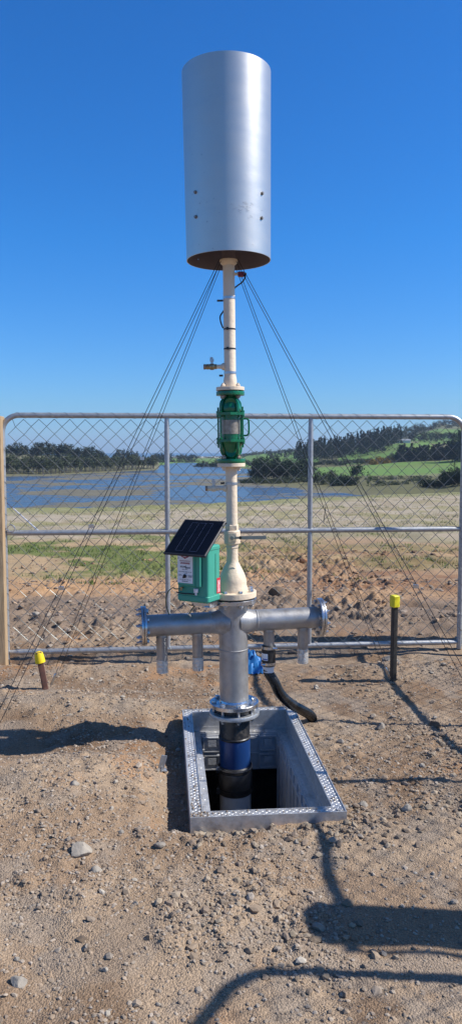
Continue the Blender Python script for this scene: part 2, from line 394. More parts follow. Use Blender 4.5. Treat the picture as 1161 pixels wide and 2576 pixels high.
def patch_xy(cs, sp):
    def f(n):
        k = RNG.integers(0, len(cs), n); c = np.array(cs)[k]; return c[:, 0] + RNG.normal(0, sp, n), c[:, 1] + RNG.normal(0, sp * 1.1, n)
    return f
g5 = scatter('crumbled_earth', 1500, patch_xy([(1.18, 4.0), (1.33, 3.62), (1.2, 4.4), (1.0, 3.35), (.2, 3.2), (.45, 3.2), (.6, 3.3), (-.05, 3.18), (1.0, 5.15), (1.3, 3.1), (.9, 5.6), (-.1, 2.6), (.25, 2.45)], .11), .004, .017, [(.25, .19, .135), (.28, .225, .165), (.32, .255, .185), (.21, .16, .12)], 3.0, .2, (.6, 1))
tag(g5, 'loose lumps of crumbled brown earth heaped around the chamber edge', 'earth', None, 'stuff')
g3 = scatter('earth_rubble', 7500, near_xy(6.3, 9.6, .5, 1.1), .005, .03, [(.24, .185, .145), (.26, .21, .165), (.2, .155, .12), (.28, .225, .175), (.3, .21, .14)], 5, .1, (.45, .8))
tag(g3, 'broken grey brown clods covering the ground behind the gate', 'rubble', None, 'stuff')
def clay_xy(n):
    y = 8.6 + 4.6 * RNG.random(n); x = np.where(RNG.random(n) < .72, .3 + 4.2 * RNG.random(n), -3 + 3.3 * RNG.random(n)); k = fbm(x * 1.1, y * 1.6, 99, 3) > .5; return x[k], y[k]
g4 = scatter('clay_rubble', 2200, clay_xy, .008, .034, [(.32, .19, .11), (.23, .13, .08), (.15, .1, .07), (.34, .24, .16)], 4.0, .15, (.45, .8))
tag(g4, 'orange brown clay lumps churned up beyond the gate on the right', 'clay', None, 'stuff')
def rock_mesh(seed, sx, sy, sz, m):
    iv, jf = ico(); vs = [Vector(p) for p in iv]; fs = [tuple(f) for f in jf]
    for _ in range(2):
        cache = {}; nf = []
        def mid(a, b):
            k = (min(a, b), max(a, b))
            if k not in cache: cache[k] = len(vs); vs.append(((vs[a] + vs[b]) / 2).normalized())
            return cache[k]
        for a, b, c in fs:
            ab, bc, ca = mid(a, b), mid(b, c), mid(c, a); nf += [(a, ab, ca), (b, bc, ab), (c, ca, bc), (ab, bc, ca)]
        fs = nf
    out = []
    rr = random.Random(seed); planes = [(Vector((rr.uniform(-1, 1), rr.uniform(-1, 1), rr.uniform(-.6, 1))).normalized(), rr.uniform(.55, .85)) for _ in range(7)]
    for p in vs:
        q = p * (1 + .16 * mnoise.noise(p * 1.7 + Vector((seed * 3.1, 0, 0))))
        for nrm, d in planes:
            e = q.dot(nrm) - d
            if e > 0: q = q - nrm * e
        out.append((q.x * sx, q.y * sy, q.z * sz))
    b = MB(); b.add(out, fs); return b
def rock(u, v, w, h, m, label, seed, name='stone', group=None, rz=0., D=None):
    if D is None:
        ang = math.atan((v - 1288) / F) + PITCH; D = (CAMH - .01) / math.tan(ang)
    zc = D * math.cos(PITCH) + CAMH * math.sin(PITCH); x = (u - 580.5) * zc / F; w *= .72; h *= .72; r = w * zc / F / 2; hh = h * zc / F / 2
    D += r * .4
    o = rock_mesh(seed, r * 1.12, r * .8, hh * 1.15, m).build(name, m, None, True, 28)
    o.location = (x, D, float(gh(x, D)) + hh * .45); o.rotation_euler = (0, 0, rz)
    tag(o, label, 'stone', group); return o
rock(203, 2188, 78, 48, M['stone2'], 'large angular pale stone, biggest loose rock in the lower left foreground', 3, rz=.3)
rock(243, 2223, 38, 24, M['stone2'], 'flat oval stone just below and right of the biggest foreground rock', 5)
rock(45, 2492, 62, 32, M['stone2'], 'long pale stone near the bottom left corner', 7, rz=-.2)
rock(217, 2412, 28, 24, M['stone'], 'round brown grey stone left of centre near the bottom', 9)
rock(264, 2464, 22, 20, M['stone2'], 'small round white stone low in the left foreground', 11)
rock(205, 2396, 40, 14, M['clod'], 'thin dark flat stone above the round brown grey stone', 13)
rock(515, 2100, 36, 20, M['stone2'], 'elongated white stone in front of the chamber on the left', 15, rz=.5)
rock(188, 2035, 34, 24, M['stone2'], 'square pale stone in the earth left of the chamber', 17)
rock(400, 2075 + 82, 42, 16, M['stone'], 'broad flat stone half buried below the chamber', 19)
rock(515, 1746, 16, 14, M['stone'], 'small brown stone left of the steel riser', 21)
rock(510 - 0, 2440, 20, 12, M['stone'], 'small grey stone by the left end of the curved shadow', 23)
rock(958, 1822 + 12, 34, 30, M['stone'], 'grey boulder lump on the right side of the chamber', 25, rz=.9)
rock(742 + 0, 2046 + 22, 30, 24, M['stone'], 'grey stone against the front wall of the chamber', 27)
rock(868, 2045, 22, 14, M['stone2'], 'pale flat stone at the front right corner of the chamber', 29)
rock(1022, 2030 - 10, 34, 26, M['stone2'], 'pale rounded stone in the rubble right of the chamber', 31, D=3.35)
rock(1095, 1830, 40, 32, M['clod'], 'dark lump of earth in the right hand rubble by the frame edge', 33)
rock(800, 2352, 44, 34, M['stone'], 'half shaded stone at the tip of the thick post shadow', 35)
rock(985, 1652, 62, 30, M['stone'], 'low rock under the bottom rail on the right of the gate', 37, D=5.95)
rock(90, 1500 + 52, 30, 16, M['stone2'], 'tan rock lying behind the gate near its left upright', 39, D=7.2)
rock(540, 1445 + 110, 40, 24, M['stone2'], 'ochre rock behind the gate left of the riser', 41, D=7.3)
rock(762, 1387, 30, 20, M['clay'], 'orange clay lump right of the ball valve handle beyond the gate', 43, D=11.0)
rock(695, 1465, 60, 44, M['clod'], 'dark upstanding clod behind the gate right of the reducer', 45, D=8.4)
rr = random.Random(5)
for i in range(46):
    D = 1.95 + 4.0 * rr.random() ** 1.2; u = rr.uniform(10, 1150); v = 1288 + F * math.tan(math.atan(CAMH / D) - PITCH)
    x = (u - 580) * D / F
    if not bool(outside_box(np.array([x]), np.array([D]), .06)[0]): continue
    w = rr.uniform(10, 26)
    rock(u, v, w, w * rr.uniform(.4, .75), M['stone2' if rr.random() < .6 else 'stone'], 'small loose stone lying on the bare earth', 100 + i, 'stone', 'small stones on the bare earth', rr.uniform(0, 3))
# ------------------------------------------------------------------ grass tufts on the field beyond the gate
def grass():
    n = 5200
    y = 9.2 + 20 * RNG.random(n) ** 1.2; x = (RNG.random(n) * 2 - 1) * (.31 * y + 1)
    w = fbm(x * .9, y * 1.6, 88, 5, .6); w2 = fbm(x * .7, y * 1.8, 91, 5, .6)
    k = (np.where(y < 15, w > np.where(x < .5, .5, .57), w2 > .5)) & (y < edge_y(x) + .3); x, y = x[k], y[k]; n = len(x); z = gh(x, y)
    B = 9
    bx = np.repeat(x, B) + RNG.normal(0, .05, n * B); by = np.repeat(y, B) + RNG.normal(0, .05, n * B); bz = np.repeat(z, B) - .005
    h = .015 + .05 * RNG.random(n * B); a = RNG.random(n * B) * 2 * PI; wd = .004 + .0035 * RNG.random(n * B)
    lx = RNG.normal(0, .35, n * B) * h; ly = RNG.normal(0, .35, n * B) * h
    p0 = np.stack([bx - wd * np.cos(a), by - wd * np.sin(a), bz], -1); p1 = np.stack([bx + wd * np.cos(a), by + wd * np.sin(a), bz], -1); p2 = np.stack([bx + lx, by + ly, bz + h], -1)
    V = np.stack([p0, p1, p2], 1).reshape(-1, 3); Fc = np.arange(len(V)).reshape(-1, 3)
    far = sstep(13, 16, by)[:, None]
    C = (np.array([.10, .16, .035]) * (1 - far) + np.array([.26, .26, .11]) * far) * (.6 + .8 * RNG.random((n * B, 1)))
    g = np_mesh('grass', V, Fc, attr_mat('grass_blade', rough=.7, grain=.1, gscale=5, bump=0), None, False, np.repeat(C, 3, 0))
    tag(g, 'sparse tufts of short green and dry grass on the terrace beyond the gate', 'grass', None, 'stuff')
grass()
#@@PART2
# ------------------------------------------------------------------ flare stack
FX, FY = .0212, 4.35
flare = empty('vent_flare', (FX, FY, 0), (0, math.radians(-.725), 0))
tag(flare, 'tall vent flare stack with big aluminium cylinder on cream pipe over steel cross header', 'vent flare')
def bolt_set(parent, n, r, z, h, m, br=.012, ph=0.0, ax=(0, 0, 1), o=(0, 0, 0), stud=0.0, name='bolt'):
    # n bolts round an axis, one mesh shared by all
    ax = Vector(ax).normalized(); q = ax.to_track_quat('Z', 'Y'); out = []
    b = MB().hexn((0, 0, 0), (0, 0, 1), br, h, .3)
    if stud: b.cyl((0, 0, h), (0, 0, h + stud), br * .5, 8)
    first = None
    for k in range(n):
        a = 2 * PI * k / n + ph
        if first is None: ob = b.build(name, m, parent); first = ob
        else: ob = first.copy(); COL.objects.link(ob); ob.parent = parent
        ob.location = Vector(o) + q @ Vector((r * math.cos(a), r * math.sin(a), z)); ob.rotation_mode = 'QUATERNION'; ob.rotation_quaternion = q
        out.append(ob)
    return out
zt, zb = 3.705, 2.71
tank = MB()
RT, RB = .241, .2315
prof = []
for i in range(13):
    t = i / 12; prof.append((RB + (RT - RB) * t, zb + (zt - zb) * t))
tank.lathe(prof, n=96, caps=False)
tank.lathe([(RT, zt), (RT - .004, zt)], n=96, caps=False)
tank.lathe([(RB - .004, zb), (RB, zb)], n=96, caps=False)
tk = tank.build('wind_shroud', M['tank'], flare)
ti = MB(); ti.lathe([(r - .004, z) for r, z in prof][::-1], n=96, caps=False); ti.build('shroud_lining', M['tank_in'], tk)
# shroud bolts
for u, v in ((493, 481), (494, 543), (657, 484), (656, 547)):
    z = ZV(v, 4.18); R = RB + (RT - RB) * (z - zb) / (zt - zb)
    ca = Vector((-.0 + (u - (568.5 + (v - 178) * .0126)) * 4.15 / F, 0, 0)).x
    a = math.asin(max(-1, min(1, ca / R))); nrm = Vector((math.sin(a), -math.cos(a), 0))
    b = MB().lathe([(.010, 0), (.010, .003)], nrm * (R - .001) + Vector((0, 0, z)), nrm, 14); b.hexn(nrm * (R + .002) + Vector((0, 0, z)), nrm, .0075, .008)
    b.build('bolt', M['shroud_bolt'], tk)
# scuffs low on the shroud (real marks)
sc = MB(); rs = random.Random(4)
for i in range(40):
    if i < 26: v = rs.gauss(521, 9); a = rs.gauss(.38, .14) if i < 17 else rs.uniform(-1.0, .1)
    else: v = rs.uniform(360, 648); a = rs.uniform(-1, .9)
    z = ZV(v, 4.15); R = RB + (RT - RB) * (z - zb) / (zt - zb) + .0008; w = rs.uniform(.004, .03) / R if 0 < a else rs.uniform(.003, .008) / R; h = rs.uniform(.0006, .0016) if a > 0 else rs.uniform(.001, .003)
    k = 4; vs = []
    for j in range(k + 1):
        aa = a + w * (j / k - .5); dz = .004 * math.sin(j + i) * (w * R > .015)
        vs += [(R * math.sin(aa), -R * math.cos(aa), z - h + dz), (R * math.sin(aa), -R * math.cos(aa), z + h + dz)]
    MB().add(vs, [(2 * j, 2 * j + 2, 2 * j + 3, 2 * j + 1) for j in range(k)]).build('scuff_mark', M['scratch'], tk)
# burner tube inside shroud, spider arms
bt = MB(); bt.lathe([(.036, 2.705), (.036, 2.99), (.052, 3.0), (.052, 3.2), (.03, 3.22)], n=24); bt.build('burner_tube', M['tank_in'], flare)
sp = MB()
for k in range(4):
    a = k * PI / 2 + .75; sp.cyl((.03 * math.cos(a), .03 * math.sin(a), 2.95), ((RB - .006) * math.cos(a), (RB - .006) * math.sin(a), 2.95), .006, 8)
sp.build('support_arm', M['tank_in'], flare)
# upper cream pipe
zc0 = ZV(973)
up = MB(); up.lathe([(.037, zc0), (.037, ZV(957)), (.0345, ZV(950)), (.0325, ZV(946)), (.0325, 2.70)], n=32); up.build('upper_pipe', M['cream'], flare)
cr = MB(); cr.lathe([(.034, ZV(668)), (.046, ZV(663)), (.05, ZV(658)), (.05, ZV(654)), (.034, ZV(653))], n=12); cr.build('wire_collar', M['cream'], flare)
# igniter sensor on upper pipe
ig = MB().cyl((.03, -.005, ZV(690)), (.055, -.005, ZV(690)), .0085, 12); ig.build('side_stub', M['cream'], flare)
ib = MB().rbox((.068, -.005, ZV(691)), (.036, .03, .026), .006); ibo = ib.build('igniter_head', M['redbox'], flare)
MB().hexn((.086, -.005, ZV(690)), (1, 0, 0), .007, .012).build('gland', M['bolt'], ibo)
cb = MB().tube(curve_pts([(.09, -.01, ZV(692)), (.088, -.02, ZV(702)), (.072, -.025, ZV(713)), (.05, -.012, ZV(719)), (.028, .02, ZV(724)), (.0, .036, ZV(735)), (-.02, .035, ZV(770)), (-.036, .02, ZV(783)), (-.05, .0, ZV(795)), (-.049, -.002, ZV(808)), (-.038, .012, ZV(822)), (-.02, .034, ZV(840)), (0, .038, ZV(1000)), (.0, .075, ZV(1010)), (.0, .10, ZV(1040)), (.0, .1, ZV(1130)), (0, .09, ZV(1165)), (0, .04, ZV(1200)), (0, .036, ZV(1300)), (-.03, .05, ZV(1350))], 6), .0042, 8)
cb.build('ignition_cable', M['black'], flare)
for v in (750, 938, 1216):
    b = MB().lathe([(.0328, ZV(v + 3)), (.0342, ZV(v + 3)), (.0342, ZV(v - 3)), (.0328, ZV(v - 3))], n=28, caps=False)
    o = b.build('hose_clamp', M['bolt'], flare)
    s = -1; MB().rbox((-.05, -.012, ZV(v + 7 if v < 1000 else v - 1)), (.034 if v == 750 else .022, .004, .011), .002).build('clamp_tail', M['dsteel'], o)
for v in (828.5, 878):
    b = MB().lathe([(.0328, ZV(v + 1.8)), (.0338, ZV(v + 1.8)), (.0338, ZV(v - 1.8)), (.0328, ZV(v - 1.8))], n=28, caps=False); b.box((-.012, -.036, ZV(v)), (.014, .008, .014))
    b.build('cable_tie', M['black'], flare)
def side_valve(v, xo, painted):
    z = ZV(v); b = MB()
    b.lathe([(.02, .028), (.02, .04), (.0135, .048), (.012, .052)], (0, 0, z), (-1, 0, 0), 18)
    b.cyl((-.05, 0, z), (-.078, 0, z), .0115, 16)
    o = b.build('valve_branch', M['cream'], flare)
    c = MB(); c.hexn((-.074, 0, z), (-1, 0, 0), .0155, .012); c.lathe([(.014, 0), (.018, .006), (.018, .022), (.014, .028)], (-.086, 0, z), (-1, 0, 0), 16); c.hexn((-.114, 0, z), (-1, 0, 0), .0165, .02)
    vb = c.build('drain_valve', M['cream'] if painted else M['brass'], flare)
    MB().lathe([(.013, 0), (.015, .003), (.015, .012), (.011, .014)], (-.134, 0, z), (-1, 0, 0), 14).build('end_plug', M['bolt_old'], vb)
    h = MB(); h.cyl((-.1, 0, z + .012), (-.1, 0, z + .03), .0075, 10); h.box((-.1, -.004, z + .036), (.022, .016, .014)); h.box((-.102, -.006, z + .048), (.016, .02, .008)); h.hexn((-.1, 0, z + .03), (0, 0, 1), .008, .008)
    h.build('valve_lever', M['bolt'], vb)
side_valve(922, 0, False); side_valve(1228, 0, True)
# flame arrester -----------------------------------------------
def flange(name, r, v0, v1, m, parent=None, hub=None):
    b = MB(); z0, z1 = ZV(v0), ZV(v1); e = .0015
    b.lathe([(r - e, z0), (r, z0 + e), (r, z1 - e), (r - e, z1)], n=48)
    return b.build(name, m, parent or flare)
f1 = flange('pipe_flange', .079, 983, 974, M['cream'])
bolt_set(f1, 4, .0585, ZV(974), .013, M['cream'], .0125, PI / 4 + .05, stud=.007)
arr = MB(); arl = MB()
arr.lathe([(.079, ZV(995)), (.0795, ZV(994)), (.0795, ZV(986.5)), (.079, ZV(985.5))], n=48)
arr.lathe([(.056, ZV(1038)), (.061, ZV(1033)), (.058, ZV(1022)), (.052, ZV(1013)), (.042, ZV(1005)), (.034, ZV(999)), (.034, ZV(995))], n=40)
arl.lathe([(.079, ZV(1164)), (.0795, ZV(1163)), (.0795, ZV(1155.5)), (.079, ZV(1154.5))], n=48)
arl.lathe([(.036, ZV(1155)), (.038, ZV(1150)), (.046, ZV(1143)), (.054, ZV(1128)), (.064, ZV(1117)), (.071, ZV(1112))], n=40)
# raised webs and oval bosses on the castings
for sgn, za, zb_, zc_ in ((1, 1000, 1016, 1037), (-1, 1151, 1134, 1113)):
    for a in (-.9, .6, 2.2, 3.8):
        ca, sa = math.sin(a), -math.cos(a)
        pts = [(.036 * ca, .036 * sa, ZV(za)), (.056 * ca, .056 * sa, ZV((za + zb_) / 2)), (.067 * ca, .067 * sa, ZV(zb_)), (.07 * ca, .07 * sa, ZV(zc_))]
        (arr if sgn > 0 else arl).tube(curve_pts(pts, 5), .0085, 8)
    (arr if sgn > 0 else arl).lathe([(.03, 0), (.028, .004), (.0, .005)], (.0, -.045 if sgn > 0 else -.042, ZV(zb_ - (2 if sgn > 0 else -4))), (0, -1, -.35 * sgn), 24)
ab = arr.build('flame_arrester_casting', M['green'], flare); abl = arl.build('flame_arrester_casting', M['green'], flare)
cyl = MB(); cyl.lathe([(.05, ZV(1112)), (.0535, ZV(1111)), (.0535, ZV(1039)), (.05, ZV(1038))], n=48); cyl.lathe([(.0575, ZV(1050)), (.0575, ZV(1044))], n=48); cyl.build('arrester_housing', M['green'], flare)
for v0, v1 in ((1045, 1038.3), (1112, 1105.8)):
    pl = MB(); n = 8; rr_ = [.084, .088] * 4
    vs = []
    for z in (ZV(v0), ZV(v1)):
        for k in range(24):
            a = 2 * PI * k / 24; r = .082 + .0055 * math.cos(6 * (a - .5)); vs.append((r * math.cos(a), r * math.sin(a), z))
    pl.add(vs, [tuple(range(23, -1, -1)), tuple(range(24, 48))] + [(k, (k + 1) % 24, 24 + (k + 1) % 24, 24 + k) for k in range(24)])
    pl.build('clamp_plate', M['green'], ab)
for a in [math.radians(q) for q in (160, 221, 334, 38, 100)]:
    c, s = .0745 * math.cos(a), .0745 * math.sin(a)
    rd = MB().cyl((c, s, ZV(1126)), (c, s, ZV(1024)), .0052, 10); ro = rd.build('tie_rod', M['green'], ab)
    for vz, dz in ((1038.3, 1), (1105.8, 1), (1112, -1), (1045, -1)):
        MB().hexn((c, s, ZV(vz)), (0, 0, dz), .0115, .011).build('nut', M['green'], ro)
np_ = MB(); k = 14; vs = []; Rp = .0552
for j in range(k + 1):
    a = -1.15 + 2.3 * j / k + .05; vs += [(Rp * math.sin(a), -Rp * math.cos(a), ZV(1092)), (Rp * math.sin(a), -Rp * math.cos(a), ZV(1057))]
np_.add(vs, [(2 * j, 2 * j + 2, 2 * j + 3, 2 * j + 1) for j in range(k)]); npo = np_.build('name_plate', M['plate'], ab)
ptx = MB(); rs = random.Random(8)
hd = MB().tube(curve_pts([(.062, .02, ZV(1053.5)), (.09, .018, ZV(1053.5)), (.1, .018, ZV(1057)), (.102, .018, ZV(1065)), (.102, .018, ZV(1085)), (.099, .018, ZV(1092)), (.09, .018, ZV(1095.5)), (.062, .02, ZV(1096))], 5), .0055, 10)
hd.build('lifting_handle', M['green'], ab)
for zz, ax in ((995, -1), (1154.5, 1)):
    bolt_set(ab, 4, .0585, ZV(zz), .0145, M['bolt_old'], .013, PI / 4 + .05, ax=(0, 0, 1) if ax > 0 else (0, 0, -1), stud=.008) if ax > 0 else None
for k in range(4):
    a = PI / 4 + .05 + k * PI / 2
    MB().hexn((.0585 * math.cos(a), .0585 * math.sin(a), ZV(995.2)), (0, 0, -1), .013, .0135).cyl((.0585 * math.cos(a), .0585 * math.sin(a), ZV(995)), (.0585 * math.cos(a), .0585 * math.sin(a), ZV(1004)), .006, 8).build('bolt', M['plate'], ab)
f2 = flange('pipe_flange', .0785, 1174, 1165, M['cream'])
for k in range(4):
    a = PI / 4 + .05 + k * PI / 2
    MB().hexn((.0585 * math.cos(a), .0585 * math.sin(a), ZV(1174)), (0, 0, -1), .0125, .012).cyl((.0585 * math.cos(a), .0585 * math.sin(a), ZV(1178)), (.0585 * math.cos(a), .0585 * math.sin(a), ZV(1184)), .006, 8).build('bolt', M['cream'], f2)
# lower cream pipe, ball valve, reducer
lp = MB(); lp.lathe([(.0325, ZV(1322)), (.0315, ZV(1230)), (.0315, ZV(1200)), (.0345, ZV(1180)), (.036, ZV(1173.5))], n=32); lp.build('lower_pipe', M['cream'], flare)
bv = MB(); bv.lathe([(.036, ZV(1334)), (.0385, ZV(1332)), (.0385, ZV(1321)), (.034, ZV(1319))], n=6, ph=.2)
bv.lathe([(.04, ZV(1369)), (.0455, ZV(1366)), (.0465, ZV(1350)), (.0455, ZV(1336)), (.04, ZV(1333.5))], n=32)
bv.lathe([(.034, ZV(1379)), (.0395, ZV(1377)), (.0395, ZV(1369)), (.038, ZV(1368))], n=6, ph=.5)
bv.box((0, -.04, ZV(1350)), (.045, .02, .05))
bvo = bv.build('ball_valve', M['cream'], flare, ang=30)
hv = MB(); zh = ZV(1353, 4.29); hv.box((.115, -.062, zh), (.15, .004, .019)); hv.box((.022, -.06, zh), (.06, .008, .013)); hv.hexn((.0, -.052, zh), (0, -1, 0), .013, .016)
hv.build('valve_lever', mat('grey_lever', (.3, .33, .29), .45, .4, var=.2, vscale=30), bvo)
rd = MB(); rd.lathe([(.085, ZV(1487, 4.35)), (.083, ZV(1476)), (.0795, ZV(1471)), (.0795, ZV(1464)), (.077, ZV(1455)), (.068, ZV(1443)), (.054, ZV(1430)), (.042, ZV(1420)), (.0345, ZV(1413)), (.0335, ZV(1408)), (.032, ZV(1403)), (.032, ZV(1376))], n=48)
rd.build('cone_reducer', M['cream'], flare)
f3 = flange('reducer_flange', .1345, 1500, 1486, M['cream'])
bolt_set(f3, 8, .112, ZV(1486), .0145, M['bolt'], .0145, .39)
gk = MB().lathe([(.125, ZV(1504)), (.125, ZV(1500))], n=48); gk.build('gasket', M['black'], flare)
f4 = flange('steel_flange', .1345, 1514, 1504, M['steel_bright'])
for k in range(8):
    a = .39 + k * PI / 4; MB().hexn((.112 * math.cos(a), .112 * math.sin(a), ZV(1514)), (0, 0, -1), .0145, .015).cyl((.112 * math.cos(a), .112 * math.sin(a), ZV(1516)), (.112 * math.cos(a), .112 * math.sin(a), ZV(1524)), .0075, 8).build('bolt', M['bolt'], f4)
# steel cross header
ZA = ZV(1563.5)
st = MB(); R0 = .0825; zw = ZV(1631)
st.lathe([(R0, ZV(1766)), (R0, zw - .004), (R0 + .003, zw - .002), (R0 + .003, zw + .002), (R0, zw + .004), (R0, ZV(1514))], n=56, caps=False)
st.build('steel_riser', M['steel'], flare)
AA = math.radians(10.0); AX = Vector((math.cos(AA), math.sin(AA), 0)); C0 = Vector((0, 0, ZA))
ap = [(.084, .03), (.078, .066), (.0705, .085), (.0655, .1), (.0625, .118), (.0615, .128), (.0638, .131), (.0638, .135), (.0615, .138), (.0615, .5)]
hdr = MB(); hdr.lathe(ap, C0, AX, 48, False); hdr.lathe(ap, C0, -AX, 48, False); hdr.build('cross_header', M['steel'], flare)
for sg in (-1, 1):
    ax = AX * sg; o = C0 + ax * .5
    b = MB(); b.lathe([(.0625, -.006), (.112, -.004), (.1125, -.002), (.1125, .0085), (.112, .01)], o, ax, 56)
    b.lathe([(.11, .012), (.1125, .0135), (.1125, .024), (.112, .0255)], o, ax, 56)
    fo = b.build('blind_flange', M['steel_bright'], flare)
    bolt_set(fo, 8, .09, .0255, .012, M['bolt'], .0125, .2, ax=ax, o=o, stud=.012)
    bolt_set(fo, 8, .09, .0, .012, M['bolt'], .0125, .2, ax=-ax, o=o - ax * .005)
for s_, v1, D_ in ((-.41, 1688, 4.28), (-.207, 1684, 4.31), (.208, 1640, 4.39), (.41, 1669, 4.42)):
    c = C0 + AX * s_; zend = ZV(v1, D_)
    b = MB(); b.lathe([(.0335, c.z - .068), (.031, c.z - .073), (.031, zend), (.027, zend), (.027, zend + .2)][::-1], (c.x, c.y, 0), (0, 0, 1), 28, False)
    b.lathe([(.031, c.z - .073), (.031, c.z - .02)], (c.x, c.y, 0), (0, 0, 1), 28, False)
    so = b.build('drain_stub', M['steel'], flare)
    if s_ != .208:
        w = MB(); prof = []
        for i in range(9):
            prof.append((.0322 + .0009 * math.sin(i * 2.3 + s_ * 9), zend - .001 + (.075 if s_ < .3 else .085) * i / 8))
        w.lathe(prof, (c.x, c.y, 0), (0, 0, 1), 22, False); w.build('clear_wrap', M['tape'], so)
# riser flange and backing ring over the chamber
f5 = flange('riser_flange', .142, 1773, 1763.5, M['steel_bright'])
wl = MB().lathe([(.094, ZV(1763.5)), (.088, ZV(1762)), (.083, ZV(1757))], n=48, caps=False); wl.build('weld_bead', M['steel_bright'], f5)
bolt_set(f5, 8, .118, ZV(1763.5), .014, M['bolt'], .0145, .2)
ZR = lambda v: ZV(v, 4.262)
# ------------------------------------------------------------------ plastic riser in the chamber
riser = empty('plastic_riser', (FX, FY, 0), (0, math.radians(-.725), 0))
tag(riser, 'black and blue plastic riser pipe with banded coupling standing inside the open chamber', 'pipe')
b = MB(); b.lathe([(.09, ZV(1800)), (.11, ZV(1797)), (.11, ZV(1774)), (.09, ZV(1773))], n=48); b.lathe([(.088, ZR(1866)), (.088, ZV(1796))], n=48); b.build('black_pipe', M['pe'], riser)
b = MB(); b.lathe([(.112, ZV(1797)), (.143, ZV(1796)), (.1435, ZV(1795)), (.1435, ZV(1788)), (.142, ZV(1787)), (.112, ZV(1787))], n=56, caps=False); ro = b.build('backing_ring', M['galv'], riser)
for k in range(8):
    a = .2 + k * PI / 4; c, s = .118 * math.cos(a), .118 * math.sin(a)
    MB().cyl((c, s, ZV(1806)), (c, s, ZV(1773.5)), .008, 10).hexn((c, s, ZV(1797)), (0, 0, -1), .0145, .014).build('stud', M['bolt'], ro)
b = MB(); b.lathe([(.0895, ZR(1870)), (.093, ZR(1868)), (.0935, ZR(1865)), (.09, ZR(1863))], n=48); b.build('weld_collar', M['pe'], riser)
b = MB(); b.lathe([(.0895, ZR(1950)), (.09, ZR(1880)), (.0895, ZR(1868))], n=48); b.build('blue_pipe', M['blue'], riser)
zc1, zc2 = ZR(1936), ZR(2008)
b = MB(); b.lathe([(.094, zc2), (.1, zc2 + .006), (.1, zc2 + .03), (.096, zc2 + .036), (.0955, zc1 - .036), (.1, zc1 - .03), (.1, zc1 - .006), (.094, zc1)], n=48, caps=False); co = b.build('rubber_coupling', M['black'], riser)
b = MB(); b.lathe([(.0975, zc2 + .038), (.0985, zc2 + .04), (.0985, zc1 - .04), (.0975, zc1 - .038)], n=48, caps=False); b.build('steel_band', mat('dull_band', (.17, .165, .16), .35, .7, var=.3, vscale=30), co)
for z in (zc1 - .012, zc1 - .028, zc2 + .014, zc2 + .03):
    b = MB(); b.lathe([(.1005, z - .005), (.102, z - .005), (.102, z + .005), (.1005, z + .005)], n=48, caps=False)
    a = -2.75; b.box((.106 * math.cos(a), .106 * math.sin(a), z), (.02, .022, .014)); b.cyl((.113 * math.cos(a), .113 * math.sin(a) - .02, z), (.113 * math.cos(a), .113 * math.sin(a) + .02, z), .004, 8)
    b.build('band_clamp', M['dsteel'] if abs(z - zc1) > .02 else M['bolt'], co)
b = MB(); b.lathe([(.0905, -.95), (.0905, zc2 + .01)], n=48); b.build('white_pipe', M['whitepipe'], riser)
# ------------------------------------------------------------------ solar igniter box
sol = empty('solar_igniter_box', (-.178, 4.222, ZV(1518, 4.12)), (0, 0, math.radians(-30)))
tag(sol, 'teal plastic igniter box with tilted black solar panel mounted left of the cream reducer', 'igniter box')
H = .307; W = .2; Dp = .13
b = MB(); b.rbox((0, 0, H / 2), (W, Dp, H), .016); b.rbox((0, 0, .018), (W + .006, Dp + .006, .042), .018); b.rbox((0, 0, H - .012), (W + .006, Dp + .006, .03), .018)
b.build('case', M['teal'], sol)
MB().box((W / 2 + .0008, .012, H * .5), (.002, .003, H * .72)).build('seam', mat('seam_dark', (.02, .12, .09), .6), sol)
cv = MB(); cv.rbox((-.026, -Dp / 2 - .012, .187), (.118, .026, .196), .011); cv.build('front_cover', M['teal'], sol)
cv2 = MB(); cv2.rbox((.046, -Dp / 2 - .01, .186), (.034, .022, .2), .011); cv2.build('side_rib', M['teal'], sol)
lab = MB(); yl = -Dp / 2 - .0262; lab.rbox((-.03, yl, .19), (.098, .0016, .17), .0007); lo = lab.build('label', M['label'], sol)
def text(s, x, y, z, size, m, parent, name='lettering', align='CENTER', bold=0.0, shear=0.0):
    cu = bpy.data.curves.new(name, 'FONT'); cu.body = s; cu.size = size; cu.align_x = align; cu.align_y = 'CENTER'; cu.offset = bold; cu.shear = shear; cu.resolution_u = 2; cu.extrude = .0002
    tmp = bpy.data.objects.new(name, cu); me = bpy.data.meshes.new_from_object(tmp); bpy.data.objects.remove(tmp)
    ob = bpy.data.objects.new(name, me); COL.objects.link(ob); me.materials.clear(); me.materials.append(m)
    ob.parent = parent; ob.location = (x, y, z); ob.rotation_euler = (PI / 2, 0, 0); return ob
yt = yl - .0011
dm = MB(); dm.add([(-.03 - .028, yt, .252), (-.03, yt, .238), (-.03 + .028, yt, .252), (-.03, yt, .266)], [(0, 1, 2, 3)]); dm.build('diamond_logo', M['maroon'], lo)
dm = MB(); dm.box((-.03, yt, .2145), (.062, .0004, .009)); dm.build('red_bar', M['maroon'], lo)
yt -= .0006
text('LSC', -.03, yt, .252, .014, M['label'], lo, bold=.0003)
text('ENVIRONMENTAL', -.03, yt, .2265, .0085, M['maroon'], lo)
text('PRODUCTS, LLC', -.03, yt, .2145, .0085, M['label'], lo)
text('SOLAR', -.043, yt, .194, .012, M['ink'], lo, bold=.0004); text('Spark', -.012, yt, .191, .0135, M['ink'], lo, bold=.0003, shear=.3)
dm = MB(); dm.add([(-.027, yt, .180), (-.0255, yt, .180), (-.022, yt, .205), (-.0235, yt, .205)], [(0, 1, 2, 3)]); dm.build('spark_mark', M['ink'], lo)
